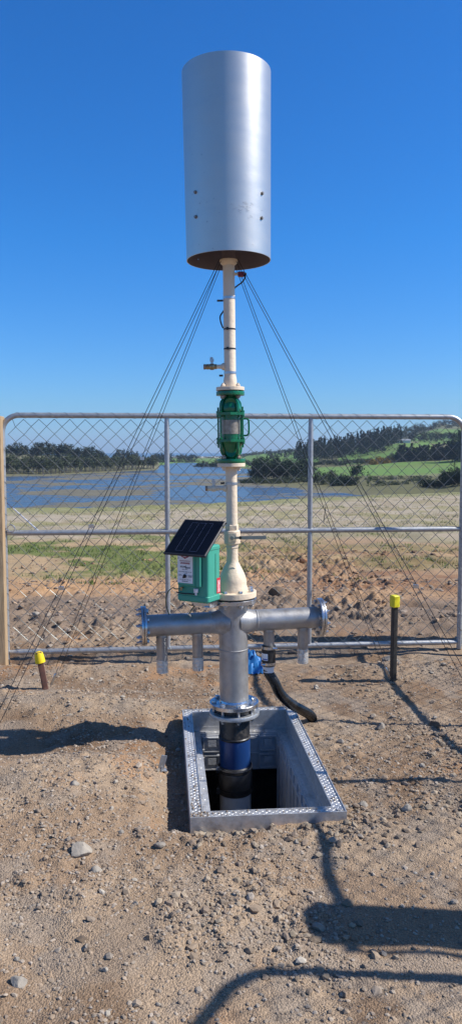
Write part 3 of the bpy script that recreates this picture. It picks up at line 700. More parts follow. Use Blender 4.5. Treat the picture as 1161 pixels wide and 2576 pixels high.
text('VENT  FLARES', -.03, yt, .180, .006, M['ink'], lo)
text('FLARE IGNITER MODEL SPF-100', -.03, yt, .167, .0062, M['ink'], lo)
text('POWER', -.024, yt, .159, .005, M['ink'], lo)
text('SPARK\nINDICATION', -.063, yt, .148, .0045, M['ink'], lo); text('LED INDICATOR\nOPERATION\nINDICATION', .003, yt, .144, .0045, M['ink'], lo)
text('APALACHIN, NEW YORK 13732', -.03, yt, .124, .0052, M['ink'], lo); text('800-800-7671', -.03, yt, .115, .0068, M['ink'], lo, bold=.0002)
kb = MB(); kb.lathe([(.0095, 0), (.009, .01), (.0, .0105)], (-.03, yl, .143), (0, -1, 0), 18); kb.rbox((-.031, yl - .011, .144), (.008, .012, .022), .003, Matrix.Rotation(.4, 3, 'Y')); kb.build('knob', M['ink'], sol)
MB().hexn((-.075, yl, .24), (0, -1, 0), .005, .003).build('cover_screw', M['bolt'], sol)
stk = MB(); stk.box((W / 2 + .0012, .043, .083), (.0016, .036, .085)); so2 = stk.build('red_sticker', M['red'], sol)
MB().box((W / 2 + .0024, .043, .080), (.001, .026, .066)).build('sticker_print', M['pink'], so2)
gl = MB(); gl.lathe([(.014, 0), (.0125, -.022), (.006, -.024), (.006, -.036)], (.032, -Dp / 2 - .014, .078), (0, 0, 1), 16); gl.build('white_gland', M['white'], sol)
b = MB().cyl((-.06, -Dp / 2 - .004, .075), (-.06, -Dp / 2 - .02, .075), .005, 10); b.box((-.06, -Dp / 2 - .022, .07), (.014, .004, .018)); b.build('terminal', M['brass'], sol)
# cables
b = MB().tube(curve_pts([(.032, -Dp / 2 - .014, .042), (.01, -Dp / 2 - .018, .047), (-.05, -Dp / 2 - .016, .044), (-.1, -Dp / 2 - .008, .046), (-.112, -.02, .03), (-.1, .01, -.002), (-.06, .02, -.02), (-.03, .01, -.035), (-.055, -.02, -.03)], 6), .0035, 8); b.build('power_cable', M['ink'], sol)
b = MB().tube(curve_pts([(-.062, -Dp / 2 - .024, .07), (-.1, -Dp / 2 - .02, .066), (-.125, -Dp / 2 - .01, .068), (-.17, -.06, .03), (-.185, -.05, -.04), (-.165, -.03, -.115), (-.13, -.01, -.148), (-.1, .02, -.12), (-.06, .04, -.05), (-.04, .04, -.005)], 7), .003, 8); b.build('earth_wire', mat('green_wire', (.06, .09, .03), .5), sol)
# bracket
b = MB(); b.box((.02, .0, -.018), (.13, .004, .034)); b.box((.062, .035, -.034), (.05, .11, .003)); b.box((.083, .02, -.018), (.003, .08, .034)); b.build('mounting_bracket', M['steel_bright'], sol)
# panel
pw, ph_, pt = .262, .27, .014
tilt = math.radians(38)
pm = Matrix.Rotation(tilt, 3, 'X')   # local panel: X width, Y up the slope, Z normal
# wanted: slope direction (down) = front*.21 - z*.17
pc = P(490, 1353, 4.09) - Vector(sol.location); pc = Matrix.Rotation(math.radians(30), 3, 'Z') @ pc
pan = empty('solar_panel', pc, (tilt, 0, 0)); pan.parent = sol
b = MB(); b.rbox((0, 0, 0), (pw, ph_, pt), .006); b.build('panel_frame', M['ink'], pan)
b = MB(); b.box((0, 0, pt / 2), (pw - .018, ph_ - .018, .0012)); b.build('panel_glass', M['cell'], pan)
b = MB(); zc_ = pt / 2 + .0009
for i, xx in enumerate((-.066, -.022, .022, .066)): b.box((xx, 0, zc_), (.0008, .215, .0004))
for xa, xb, yy in ((-.066, -.03, .1075), (-.018, .03, .1075), (.04, .066, .1075), (-.066, -.022, -.1075), (.018, .066, -.1075)): b.box(((xa + xb) / 2, yy, zc_), (xb - xa, .0012, .0004))
b.build('cell_lines', M['cellline'], pan)
b = MB(); b.box((0, .05, -.05), (.03, .004, .11)); b.box((0, .03, -.1), (.03, .06, .004)); b.cyl((.1, .1, -.01), (.13, .135, -.01), .004, 8); b.build('panel_bracket', M['dsteel'], pan)
# ------------------------------------------------------------------ drain hose
hose = empty('drain_hose', (.23, 4.39, 0)); tag(hose, 'ribbed black drain hose clamped to a header stub and curving down into the earth', 'hose')
HO = Vector(hose.location)
hx = FX + .208 * math.cos(AA) - .7 * .0127; hy = FY + .208 * math.sin(AA)
Zq = lambda v: ZV(v, 4.385)
def loc(x, y, z): return (x - HO.x, y - HO.y, z)
b = MB(); b.lathe([(.033, Zq(1676)), (.0395, Zq(1674)), (.0405, Zq(1660)), (.0405, Zq(1636)), (.0395, Zq(1624)), (.034, Zq(1622))], loc(hx, hy, 0), (0, 0, 1), 32); cpl = b.build('rubber_coupling', M['black'], hose)
for v, dz in ((1628, .01), (1668, .006)):
    b = MB(); z = Zq(v); b.lathe([(.0408, z - .008), (.0418, z - .008), (.0418, z + .008), (.0408, z + .008)], loc(hx, hy, 0), (0, 0, 1), 32, False)
    sx = .034 if v < 1650 else -.03; b.cyl(loc(hx + sx - .012, hy - .036, z), loc(hx + sx + .012, hy - .03, z), .007, 10); b.build('hose_clamp', M['steel_bright'], cpl)
vs = []; R = .0413; b = MB()
for j in range(7):
    a = -1.35 + 1.2 * j / 6; vs += [(R * math.sin(a) + hx - HO.x, -R * math.cos(a) + hy - HO.y, Zq(1658)), (R * math.sin(a) + hx - HO.x, -R * math.cos(a) + hy - HO.y, Zq(1641))]
b.add(vs, [(2 * j, 2 * j + 2, 2 * j + 3, 2 * j + 1) for j in range(6)]); lb = b.build('label', M['label'], cpl)
vs = []; R = .0418; b = MB()
for j in range(5):
    a = -.95 + .75 * j / 4; vs += [(R * math.sin(a) + hx - HO.x, -R * math.cos(a) + hy - HO.y, Zq(1656.5)), (R * math.sin(a) + hx - HO.x, -R * math.cos(a) + hy - HO.y, Zq(1653.5))]
b.add(vs, [(2 * j, 2 * j + 2, 2 * j + 3, 2 * j + 1) for j in range(4)])
b.build('print_bar', mat('blue_print', (.05, .1, .4), .5), lb)
b = MB(); b.lathe([(.031, Zq(1690)), (.031, Zq(1682)), (.036, Zq(1676)), (.036, Zq(1672))], loc(hx, hy, 0), (0, 0, 1), 28); b.build('white_adapter', M['white'], hose)
pts = [Vector((hx, hy, Zq(1682))), Vector((hx, hy, Zq(1692))), P(689, 1715, 4.39), P(704, 1745, 4.41), P(730, 1770, 4.45), P(758, 1786, 4.51), P(779, 1799, 4.58), P(785, 1812, 4.63), P(782, 1835, 4.66), P(780, 1870, 4.67)]
cp = curve_pts(pts, 30); L = 0; rs_ = []
for i, p in enumerate(cp):
    if i: L += (p - cp[i - 1]).length
    rs_.append(.0295 + .0011 * math.sin(L / .0085 * 2 * PI))
MB().tube([p - HO for p in cp], rs_, 20).build('corrugated_hose', M['hose'], hose, ang=80)
# ------------------------------------------------------------------ access chamber
ch = empty('access_chamber', (BOXC[0], BOXC[1], 0), (0, 0, BOXA)); tag(ch, 'open rectangular access chamber with patterned grey metal frame sunk in the dirt', 'access chamber')
hw, hl = BW / 2, BL / 2
def ring(b, o0, i0, z0, z1):   # rectangular ring between outer inset o0 and inner inset i0
    def rect(ins, z): return [(-hw + ins, -hl + ins, z), (hw - ins, -hl + ins, z), (hw - ins, hl - ins, z), (-hw + ins, hl - ins, z)]
    vs = rect(o0, z0) + rect(o0, z1) + rect(i0, z1) + rect(i0, z0)
    fs = []
    for a in range(4):
        for k in range(4):
            j = (k + 1) % 4; c = (a + 1) % 4
            fs.append((a * 4 + k, a * 4 + j, c * 4 + j, c * 4 + k))
    b.add(vs, fs)
b = MB(); ring(b, .004, .056, -.035, BT - .005); fr = b.build('top_frame', M['cast'], ch, smooth=False)
b = MB(); ring(b, 0, .0045, -.12, BT); ring(b, .0525, .0565, -.02, BT - .001); b.build('frame_lip', M['cast'], fr, smooth=False)
# raised tread pattern of leaf shaped bars
b = MB(); zt_ = BT - .005
def leaf(x, y, a, l=.0078, w=.0023):
    c, s = math.cos(a), math.sin(a); pts = [(-l, 0, 0), (0, -w, 0), (l, 0, 0), (0, w, 0), (0, 0, .0019)]
    b.add([(x + px * c - py * s, y + px * s + py * c, zt_ + pz) for px, py, pz in pts], [(0, 1, 4), (1, 2, 4), (2, 3, 4), (3, 0, 4)])
st_ = .0148
for side in range(4):
    ln = (BW if side % 2 == 0 else BL) - .03; n = int(ln / st_)
    for i in range(n):
        t = -ln / 2 + (i + .5) * ln / n
        for k, off in enumerate((.0135, .0285, .043)):
            a = (.6 if (i + k) % 2 else -.6) * (1 if k != 1 else 1.5)
            if side == 0: leaf(t, -hl + off, a + PI / 2)
            elif side == 2: leaf(t, hl - off, a + PI / 2)
            elif side == 1: leaf(hw - off, t, a)
            else: leaf(-hw + off, t, a)
b.build('tread_pattern', M['cast'], fr, smooth=False)
for sx in (-1, 1):
    for sy in (-1, 1):
        o = MB().lathe([(.0145, 0), (.0145, .0038), (.011, .0045), (.010, .002), (0, .002)], (sx * (hw - .028), sy * (hl - .028), BT - .0045), (0, 0, 1), 20).build('corner_bolt', M['cast'], fr)
iv_, jf_ = ico(); vs = []; fs = []; rg = random.Random(31)
for i in range(420):
    sd_ = rg.choice((0, 0, 1, 2, 3, 3, 3)); t = rg.uniform(-.5, .5); of = rg.uniform(.004, .052)
    if sd_ in (0, 3) and rg.random() < .5: t = -.5 + abs(rg.gauss(0, .12))
    t = max(-.49, min(.49, t))
    x, y = {0: (t * BW, -hl + of), 1: (hw - of, t * BL), 2: (t * BW, hl - of), 3: (-hw + of, t * BL)}[sd_]
    s_ = .0012 + .0045 * rg.random() ** 3; k0 = len(vs)
    for p in iv_: vs.append((x + p[0] * s_ * rg.uniform(.8, 1.3), y + p[1] * s_ * rg.uniform(.8, 1.3), BT - .003 + s_ * .4 + p[2] * s_ * .7))
    fs += [tuple(int(q) + k0 for q in f) for f in jf_]
sp_ = MB().add(vs, fs).build('spilled_soil', mat('spilled_soil', (.27, .2, .14), .95, 0, var=.3, vscale=80), None, False); sp_.location = (BOXC[0], BOXC[1], 0); sp_.rotation_euler = (0, 0, BOXA)
tag(sp_, 'crumbs of dry soil spilled on the metal rim of the open chamber', 'soil', None, 'stuff')
# inner ledge with slots
b = MB(); ring(b, .0565, .105, -.052, -.045)
ring(b, .0565, .0595, -.05, -.018)
lg = b.build('inner_ledge', M['cast'], ch, smooth=False)
for sx in (-1, 1):
    n = 9
    for i in range(n):
        y = -hl + .2 + (BL - .4) * i / (n - 1); MB().rbox((sx * (hw - .08), y, -.0445), (.02, .07, .006), .006).build('ledge_rib', M['cast'], lg)
for i in range(4):
    for sy in (-1, 1): MB().rbox((-.18 + .12 * i, sy * (hl - .08), -.0445), (.07, .02, .006), .006).build('ledge_rib', M['cast'], lg)
# side walls, ribbed
dpt = -.95
def wall(name, x0, y0, x1, y1, z0, z1, ribs, rn, th=.012, nrm=(1, 0)):
    b = MB(); cx, cy = (x0 + x1) / 2, (y0 + y1) / 2; L_ = math.hypot(x1 - x0, y1 - y0); a = math.atan2(y1 - y0, x1 - x0)
    Rm = Matrix.Rotation(a, 3, 'Z'); b.box((cx, cy, (z0 + z1) / 2), (L_, th, z1 - z0), Rm)
    for i in range(rn):
        t = (i + .5) / rn; px, py = x0 + (x1 - x0) * t + nrm[0] * .009, y0 + (y1 - y0) * t + nrm[1] * .009
        b.box((px, py, (z0 + z1) / 2), (.012 if i % 3 else .04, .014, z1 - z0 - .004), Rm)
    for zz in ribs: b.box((cx + nrm[0] * .008, cy + nrm[1] * .008, zz), (L_ - .01, .018, .012), Rm)
    return b.build(name, M['chamber'], ch, smooth=False)
wi = .108
wall('side_wall', hw - wi, -hl + wi - .03, hw - wi, hl - wi + .01, dpt, -.052, (-.1,), 11, nrm=(-1, 0))
wall('side_wall', -hw + wi - .03, -hl + wi - .03, -hw + wi - .03, hl - wi + .01, -.15, -.052, (-.1,), 11, nrm=(1, 0))
wall('front_wall', -hw + .09, -hl + .085, hw - .09, -hl + .085, dpt, -.052, (-.1,), 6, nrm=(0, 1))
wall('upper_panel', hw - .003, -hl, hw - .003, hl, -.9, -.04, (), 0, .004)
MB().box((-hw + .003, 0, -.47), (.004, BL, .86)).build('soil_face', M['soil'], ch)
wall('upper_panel', -hw, -hl + .003, hw, -hl + .003, -.9, -.04, (), 0, .004)
# moulded back panel
yb = hl - wi; zp0, zp1 = -.27, -.052
b = MB(); b.box((0, yb, (zp0 + zp1) / 2), (BW - 2 * .1, .012, zp1 - zp0)); 
for x in (-.225, -.115, .115, .225): b.box((x, yb - .010, (zp0 + zp1) / 2), (.008, .014, zp1 - zp0 - .01))
for z in (zp1 - .02, (zp0 + zp1) / 2 - .01, zp0 + .006): b.box((0, yb - .010, z), (.456, .012, .01))
bp_ = b.build('back_panel', M['chamber'], ch, smooth=False)
for sx in (-1, 1):
    for zc in (-.105, -.215):
        b = MB(); x = sx * .17; b.box((x, yb - .0085, zc), (.09, .006, .085)); b.build('recess', M['chamber'], bp_, smooth=False)
        b = MB(); x2 = x
        for dx, dz, w_, h_ in ((0, .042, .1, .006), (0, -.042, .1, .006), (.049, 0, .006, .084), (-.049, 0, .006, .084), (.0, .008, .05, .04)): b.box((x + dx, yb - .018, zc + dz), (w_, .02 if w_ < .05 or h_ < .05 else .008, h_))
        b.box((x + sx * .052, yb - .03, zc + .03), (.012, .016, .014)); b.box((x + sx * .052, yb - .03, zc - .03), (.012, .016, .014)); b.build('latch', M['chamber'], bp_, smooth=False)
for x, z in ((-.1, -.07), (.1, -.07), (-.1, -.16), (.06, -.25), (-.06, -.25)): MB().lathe([(.011, 0), (.011, .005), (.008, .007), (.007, .003), (0, .003)], (x, yb - .006, z), (0, -1, 0), 16).build('boss', M['chamber'], bp_)
# soil below
b = MB(); n = 26
vs = []; fs = []
for j in range(n):
    for i in range(n):
        x = -hw + .02 + (BW - .04) * i / (n - 1); y = -hl + .02 + (BL - .02) * j / (n - 1)
        vs.append((x, y, -.86 + .05 * mnoise.noise(Vector((x * 7, y * 7, 1))) + .02 * mnoise.noise(Vector((x * 25, y * 25, 4)))))
for j in range(n - 1):
    for i in range(n - 1): fs.append((j * n + i, j * n + i + 1, (j + 1) * n + i + 1, (j + 1) * n + i))
b.add(vs, fs); m0 = n * n
vs = []; fs = []
for j in range(n):
    for i in range(n):
        x = -hw - .02 + (BW + .04) * i / (n - 1); z = -.95 + .95 * j / (n - 1); vs.append((x, hl + .005 + .02 * mnoise.noise(Vector((x * 9, z * 9, 2))) , z))
for j in range(n - 1):
    for i in range(n - 1): fs.append((j * n + i, j * n + i + 1, (j + 1) * n + i + 1, (j + 1) * n + i))
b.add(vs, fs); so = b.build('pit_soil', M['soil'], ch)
# ------------------------------------------------------------------ main gate
gate = empty('mesh_gate', P(20, 1640, 6.0)); tag(gate, 'wide galvanised pipe gate filled with chain link mesh facing the camera', 'gate')
def gate_build(root, p0, p1, ztop, zbot, zmid, upr, rnd=(True, True), mesh=True, r=.0212):
    # p0, p1 : foot positions (Vectors, z ignored) in world; everything relative to root
    O = Vector(root.location); p0 = Vector((p0[0], p0[1], 0)); p1 = Vector((p1[0], p1[1], 0)); L_ = (p1 - p0).length; d = (p1 - p0) / L_
    def q(s, z, off=0): 
        n_ = Vector((-d.y, d.x, 0)); return p0 + d * s + n_ * off + Vector((0, 0, z)) - O
    cr_ = .13; pts = [q(0, zbot - .055)]
    zl = ztop; zr = ztop
    if rnd[0]:
        for k in range(9): a = PI / 2 * k / 8; pts.append(q(cr_ - cr_ * math.cos(a), zl - cr_ + cr_ * math.sin(a)))
    else: pts.append(q(0, zl))
    if rnd[1]:
        for k in range(9): a = PI / 2 * k / 8; pts.append(q(L_ - cr_ + cr_ * math.sin(a), zr - cr_ + cr_ * math.cos(a)))
    else: pts.append(q(L_, zr))
    pts.append(q(L_, zbot - .055))
    MB().tube(pts, r, 16).build('frame_tube', M['galv'], root)
    for nm, z in (('bottom_rail', zbot), ('mid_rail', zmid)): MB().tube([q(.02, z), q(.09, z), q(L_ - .09, z), q(L_ - .02, z)], [r * .75, r, r, r * .75], 16).build(nm, M['galv'], root)
    for s in upr:
        for za, zb2 in ((zbot, zmid), (zmid, ztop)):
            MB().tube([q(s, za + .015), q(s, za + .09), q(s, zb2 - .09), q(s, zb2 - .015)], [r * .8, r * .95, r * .95, r * .8], 14).build('upright', M['galv'], root)
    if mesh:
        A = .118; b = MB(); nw = int((L_ - .05) / (A / 2)); x0 = (L_ - nw * A / 2) / 2; za, zb2 = zbot + .03, ztop - .03; ns = int(round((zb2 - za) / (A / 2))); hs = (zb2 - za) / ns; off = -.004
        rw = random.Random(3)
        jit = [[(rw.gauss(0, .0016), rw.gauss(0, .0014)) for _ in range(ns + 1)] for _ in range(nw + 1)]
        for w in range(nw):
            xa = x0 + w * A / 2
            pp = []
            for k in range(ns + 1):
                right = (k + w) % 2 == 0
                j = jit[w + 1 if right else w][k]
                s = xa + (A / 2 + .0015 if right else -.0015) + j[0]; z = za + k * hs + j[1]
                s = min(max(s, .015), L_ - .015)
                if rnd[0] and s < .12 and z > ztop - .14: s = max(s, .12 - math.sqrt(max(0, .12 ** 2 - (z - (ztop - .14)) ** 2)) + .012)
                if rnd[1] and s > L_ - .12 and z > ztop - .14: s = min(s, L_ - .12 + math.sqrt(max(0, .12 ** 2 - (z - (ztop - .14)) ** 2)) - .012)
                if 0 < k < ns:
                    pp.append(q(s + (-.006 if right else .006), z - .005, off - .001)); pp.append(q(s, z, off + (.003 if right else -.003))); pp.append(q(s + (-.006 if right else .006), z + .005, off + .001))
                else: pp.append(q(s, z, off))
            b.tube(pp, .0021, 5)
        b.build('chain_link_mesh', M['wire'], root)
        # lacing wire spiralling along the tubes
        t = MB(); rr_ = r + .002
        for (s0, z0, s1, z1) in ((.1, ztop, L_ - .1, ztop), (.05, zbot, L_ - .05, zbot)):
            n = int((s1 - s0) / A) * 12; pp = []
            for i in range(n):
                f = i / (n - 1); ph = 2 * PI * i / 12 + .8
                kk = (i % 12) / 12.0
                s = s0 + (s1 - s0) * f; pp.append(q(s, z0 + math.sin(ph) * rr_, math.cos(ph) * rr_))
            t.tube(pp, .0011, 4)
        for s0 in (.0, L_):
            n = int((ztop - zbot - .3) / A) * 12; pp = []
            for i in range(n):
                ph = 2 * PI * i / 12; pp.append(q(s0 + math.sin(ph) * rr_, zbot + .05 + (ztop - zbot - .25) * i / (n - 1), math.cos(ph) * rr_))
            t.tube(pp, .0011, 4)
        t.build('lacing_wire', M['wire'], root)
    return q
G0 = P(19, 1640, 6.0); G1 = P(1153, 1617, 6.33)
qg = gate_build(gate, G0, G1, 1.94, .072, 1.022, (1.27, 2.42))
b = MB(); ringp = [qg(.055 + .028 * math.cos(2 * PI * k / 20), 1.06 + .028 * math.sin(2 * PI * k / 20), -.02) for k in range(20)]; b.tube(ringp, .004, 8, True); b.cyl(qg(.0, 1.045, -.02), qg(.035, 1.045, -.02), .006, 8); b.build('ring_latch', M['bolt'], gate)
def post(name, x, y, w, h, m, label, rz, round_=False, cat='fence post', z0=-.2):
    b = MB()
    n = 14
    for i in range(n):
        pass
    if round_:
        prof = [(w / 2 * (1 + .015 * math.sin(i * 1.7)), z0 + (h - z0 - .02) * i / 12) for i in range(13)] + [(w / 2 - .02, h)]
        b.lathe(prof, n=28)
    else: b.rbox((0, 0, (h + z0) / 2), (w, w, h - z0), .008)
    o = b.build(name, m, None); o.location = (x, y, 0); o.rotation_euler = (0, 0, rz); tag(o, label, cat); return o
pl_ = P(-8, 1680, 5.95)
wp = post('wooden_post', pl_.x + .01, 5.97, .15, 1.93, M['wood'], 'square sawn timber gate post at the left edge of the picture', .08)
wp2 = post('wooden_post', 2.13, 6.52, .15, 1.95, M['wood'], 'square sawn timber post just beyond the right end of the gate', .08)
# white rod
b = MB(); pa, pb = P(17, 1264, 6.12), P(99, 1337, 6.06); b.cyl(pa - pa, pb - pa, .0065, 8); o = b.build('white_rod', M['white'], None); o.location = pa; tag(o, 'thin white rod slanting down to the mid rail near the left gate upright', 'rod')
# ------------------------------------------------------------------ side fence and second gate to the right (outside the frame, they cast the shadows seen on the dirt)
sx0, sy0 = 2.33, 2.42
side = empty('side_fence', (sx0, sy0, 0)); tag(side, 'galvanised pipe and mesh side fence panel on the right of the enclosure', 'fence')
gate_build(side, (2.38, 2.28), (2.12, 6.2), 1.93, .07, 1.0, (1.3, 2.2), (False, False))
bp2 = post('round_post', 2.34, 2.42, .225, 1.98, M['wood'], 'thick round timber strainer post between side fence and side gate', 0, True)
sg_ = empty('side_gate', (2.3, 1.95, 0)); tag(sg_, 'galvanised pipe gate with rounded corners swung open on the right', 'gate')
gate_build(sg_, (2.04, 2.19), (.45, -.6), 1.95, .07, 1.0, (1.2, 2.2), (True, True))
# ------------------------------------------------------------------ capped stakes
def stake(ub, vb, ut, vt, D, name, m, capm, w, capw, label, rnd_):
    base = P(ub, vb, D); base.z = float(gh(base.x, base.y)); top = P(ut, vt, D)
    r = empty(name, base); tag(r, label, 'stake')
    d = top - base; q = d.to_track_quat('Z', 'Y').to_matrix(); L_ = d.length
    b = MB(); b.rbox(q @ Vector((0, 0, (L_ - .25) / 2)), (w, w * .85, L_ + .25), w * .12, q @ Matrix.Rotation(.35, 3, 'Z'))
    b.build('steel_stake', m, r)
    c = MB(); hc = .085
    if rnd_: c.lathe([(capw * .55, L_ - hc + .01), (capw * .5, L_ - .03), (capw * .42, L_ - .006), (capw * .2, L_ + .003)], (0, 0, 0), d, 18)
    else: c.rbox(q @ Vector((0, 0, L_ - hc / 2 + .004)), (capw, capw * .9, hc), .01, q @ Matrix.Rotation(.35, 3, 'Z'))
    co_ = c.build('plastic_cap', capm, r)
    MB().lathe([(.005, 0), (.0, .0005)], q @ Vector((0, -(capw * .52 if rnd_ else capw * .5), L_ - .045)), q @ Vector((0, -1, 0)), 10, False).build('cap_hole', M['ink'], co_)
    return base, d
sL = stake(115, 1740, 97, 1640, 5.23, 'capped_stake', M['rust'], M['yellow'], .046, .064, 'short leaning rusty brown stake with rounded yellow cap on the left', True)
sR = stake(987, 1716, 992, 1499, 5.45, 'capped_stake', M['dsteel'], M['yellow2'], .042, .06, 'tall upright dark stake with square yellow cap on the right', False)
# ------------------------------------------------------------------ guy wires
ztp = ZV(656); lean = math.tan(math.radians(.725))
def guy(dx, dy, anchor, label, tb, clip=None):
    top = Vector((FX - lean * ztp + dx, FY + dy, ztp)); a = Vector(anchor)
    r = empty('guy_wire', a); tag(r, label, 'guy wire', 'guy wires bracing the flare stack')
    d = (top - a); L_ = d.length; dn = d.normalized(); sd = dn.cross(Vector((0, 1, 0))).normalized()
    for s in (-1, 1):
        pts = []
        for i in range(13):
            t = i / 12; w = .002 + .010 * (1 - t) ** 1.2 + .004
            sag = -.012 * 4 * t * (1 - t)
            pts.append(dn * (L_ * (.05 + .95 * t)) + sd * (s * w) + Vector((0, 0, sag)))
        MB().tube(pts, .0017, 6).build('cable_strand', M['cable'], r)
    b = MB(); b.cyl(dn * 0, dn * (L_ * .055), .0035, 8); b.lathe([(.006, .015), (.009, .02), (.009, .11), (.006, .115)], (0, 0, 0), dn, 10); b.build('turnbuckle', M['steel_bright'], r)
    for t in tb:
        c = dn * (L_ * t); b = MB(); b.box(c, (.026, .014, .018)); b.cyl(c - sd * .014, c + sd * .014, .005, 8); b.build('wire_clip', M['steel_bright'], r)
    return r
def gz(x, y): return float(gh(x, y))
aL = Vector((sL[0].x + .045, sL[0].y - .04, gz(sL[0].x + .045, sL[0].y - .04) + .02)); aR = Vector((sR[0].x - .03, sR[0].y - .04, gz(sR[0].x - .03, sR[0].y - .04) + .02))
guy(-.04, .025, aL, 'guy wire pair running from the flare down to the short yellow capped stake', (.59,))
guy(-.045, -.02, (-1.27, 3.42, .02), 'guy wire pair running down past the left stake toward the lower left picture edge', (.36, .47))
guy(.035, .025, aR, 'guy wire pair running from the flare down to the tall yellow capped stake', (.42,))
guy(.045, -.02, (1.42, 3.5, .02), 'guy wire pair running out to the far right past the right side stake', (.36,))
b = MB(); p = P(818, 1275, 5.0); b.cyl((0, 0, 0), (-.012, 0, -.1), .0025, 6); o = b.build('wire_tail', M['cable'], None); o.location = p; tag(o, 'loose end of cable hanging from the right hand guy wire', 'wire')
for i_, (ax_, ay_, s_) in enumerate(((-1.29, 3.39, 'left'), (1.44, 3.47, 'right'))):
    b = MB().rbox((0, 0, .06), (.034, .03, .5), .004); o = b.build('anchor_stake', M['dsteel'], None); o.location = (ax_, ay_, 0)
    tag(o, 'dark steel anchor stake at the foot of the near %s guy wire' % s_, 'stake')
# ------------------------------------------------------------------ blue tarp, small bracket
tp = P(640, 1668, 5.75); b = MB(); vs = []; fs = []; n = 22
for j in range(n):
    for i in range(n):
        x = (i / (n - 1) - .5); y = (j / (n - 1) - .5); rr_ = math.hypot(x, y)
        z = .035 + .11 * max(0, 1 - rr_ * 2.1) + .05 * abs(mnoise.noise(Vector((x * 6, y * 6, 3)))) * 1.6 + .02 * mnoise.noise(Vector((x * 15, y * 15, 9)))
        wob = 1 + .3 * mnoise.noise(Vector((x * 3, y * 3, 7)))
        vs.append((x * .25 * wob, y * .24 * wob, z * (1.0 if rr_ < .45 else .45)))
for j in range(n - 1):
    for i in range(n - 1): fs.append((j * n + i, j * n + i + 1, (j + 1) * n + i + 1, (j + 1) * n + i))
b.add(vs, fs); o = b.build('blue_sheet', M['tarp'], None, ang=25); o.location = (tp.x - .02, tp.y, gz(tp.x, tp.y) - .02)
tag(o, 'crumpled bright blue plastic sheet on the dirt behind the steel riser', 'plastic sheet')
pb_ = P(408, 1925, 3.9); b = MB(); Rm = Matrix.Rotation(.25, 3, 'Y') @ Matrix.Rotation(.3, 3, 'Z'); b.box((0, 0, .045), (.032, .004, .09), Rm); b.box((.004, .016, .006), (.034, .04, .004), Rm); b.cyl((0, -.004, .03), (-.012, -.03, -.03), .003, 8)
o = b.build('metal_bracket', M['galv'], None); o.location = (pb_.x, pb_.y, gz(pb_.x, pb_.y) - .0); tag(o, 'small grey metal angle plate sticking out of the dirt left of the chamber', 'bracket')
#@@PART3
# ------------------------------------------------------------------ distant land, described by the angle at which each distance is seen
WATER = -20.0
UC = [-900, -300, 0, 120, 250, 340, 392, 405, 480, 560, 620, 655, 720, 780, 850, 900, 950, 1000, 1050, 1100, 1161, 1300, 1600, 2200]
DR = [300, 400, 450, 500, 600, 700, 800, 900, 1000, 1300, 1600, 2000, 2400, 3000, 4200]
# heights in metres, one row per distance
Bq = -25.0
def hrow(D):
    def right(vals): return vals
    T = {
     300: [Bq] * 11 + [Bq, Bq, Bq, -24, -24, -23, -22, -21, -20, -18, -14, -10, -8],
     400: [Bq] * 11 + [Bq, Bq, -22, -20.5, -19.6, -19.2, -18.8, -18.5, -18.3, -16, -12, -8, -5],
     450: [Bq] * 11 + [-22, -20.4, -19.4, -19.2, -19, -18.8, -18.5, -18.2, -18, -16, -12, -8, -5],
     500: [Bq] * 10 + [-21.5, -19.6, -19.2, -19, -18.8, -18.7, -18.5, -18.3, -18, -18, -16, -12, -7, -3],
     600: [-17, -18, -22, Bq, Bq, Bq, Bq, Bq, Bq, Bq, -21, -19.4, -19.2, -19.3, -19.0, -18.8, -18.6, -18.4, -18, -17.6, -17, -10, -5, 0],
     700: [-14, -16, -19.4, -19.7, -21, -24, Bq, Bq, Bq, Bq, -20.3, -19.3, -19.2, -18.9, -18.4, -17.4, -17, -16.6, -16.2, -15.8, -15, -8, -2, 2],
     800: [-10, -12, -17, -18, -19.3, -21, -24, Bq, Bq, Bq, -20.4, -19.2, -19.3, -18.2, -16.8, -15.8, -15.5, -15, -14.7, -14.4, -13, -5, 2, 5],
     900: [-6, -8, -13, -15, -17, -19, -19.8, -22, Bq, Bq, -20.5, -19.5, -19.1, -17, -16, -14.8, -13, -11.5, -10, -9, -7, 0, 6, 8],
     1000: [-2, -4, -9, -12, -15, -17.5, -19, -21, Bq, -21, -19.5, -19, -18.6, -15.8, -14.8, -13, -9, -5, -3, -2, 0, 5, 10, 10],
     1300: [6, 5, -3, -6, -12, -16, -18.6, -19.6, -21, -19.4, -18.8, -16, -13, -8, -5, 0, 7, 14, 14, 13, 16, 20, 20, 18],
     1600: [8, 6, -2, -6, -13, -17, -18.6, -19.4, -19.3, -18.8, -17, -12, -7, 0, 5, 9, 14, 20, 26, 30, 34, 40, 36, 30],
     2000: [8, 6, -3, -8, -15, -18, -18.8, -19.2, -19, -18.8, -14, -8, -3, 4, 10, 16, 22, 32, 52, 64, 62, 58, 50, 40],
     2400: [8, 6, -5, -12, -18, -19, -19, -19.2, -19.2, -19, -12, -6, -2, 4, 10, 18, 26, 38, 62, 88, 84, 70, 50, 40],
     3000: [0, 0, -12, -18, -20.6, -20.6, -20.3, -19.4, -18.6, -19.2, -16, -10, -6, -4, 4, 10, 16, 30, 46, 60, 60, 50, 40, 30],
     4200: [-24] * 6 + [-24, -24, -24, -24, -24, -22, -21, -20, -15, -12, -10, 0, 0, 0, 0, 0, 0, 0]}
    return T[D]
TAB = np.array([hrow(D) for D in DR])
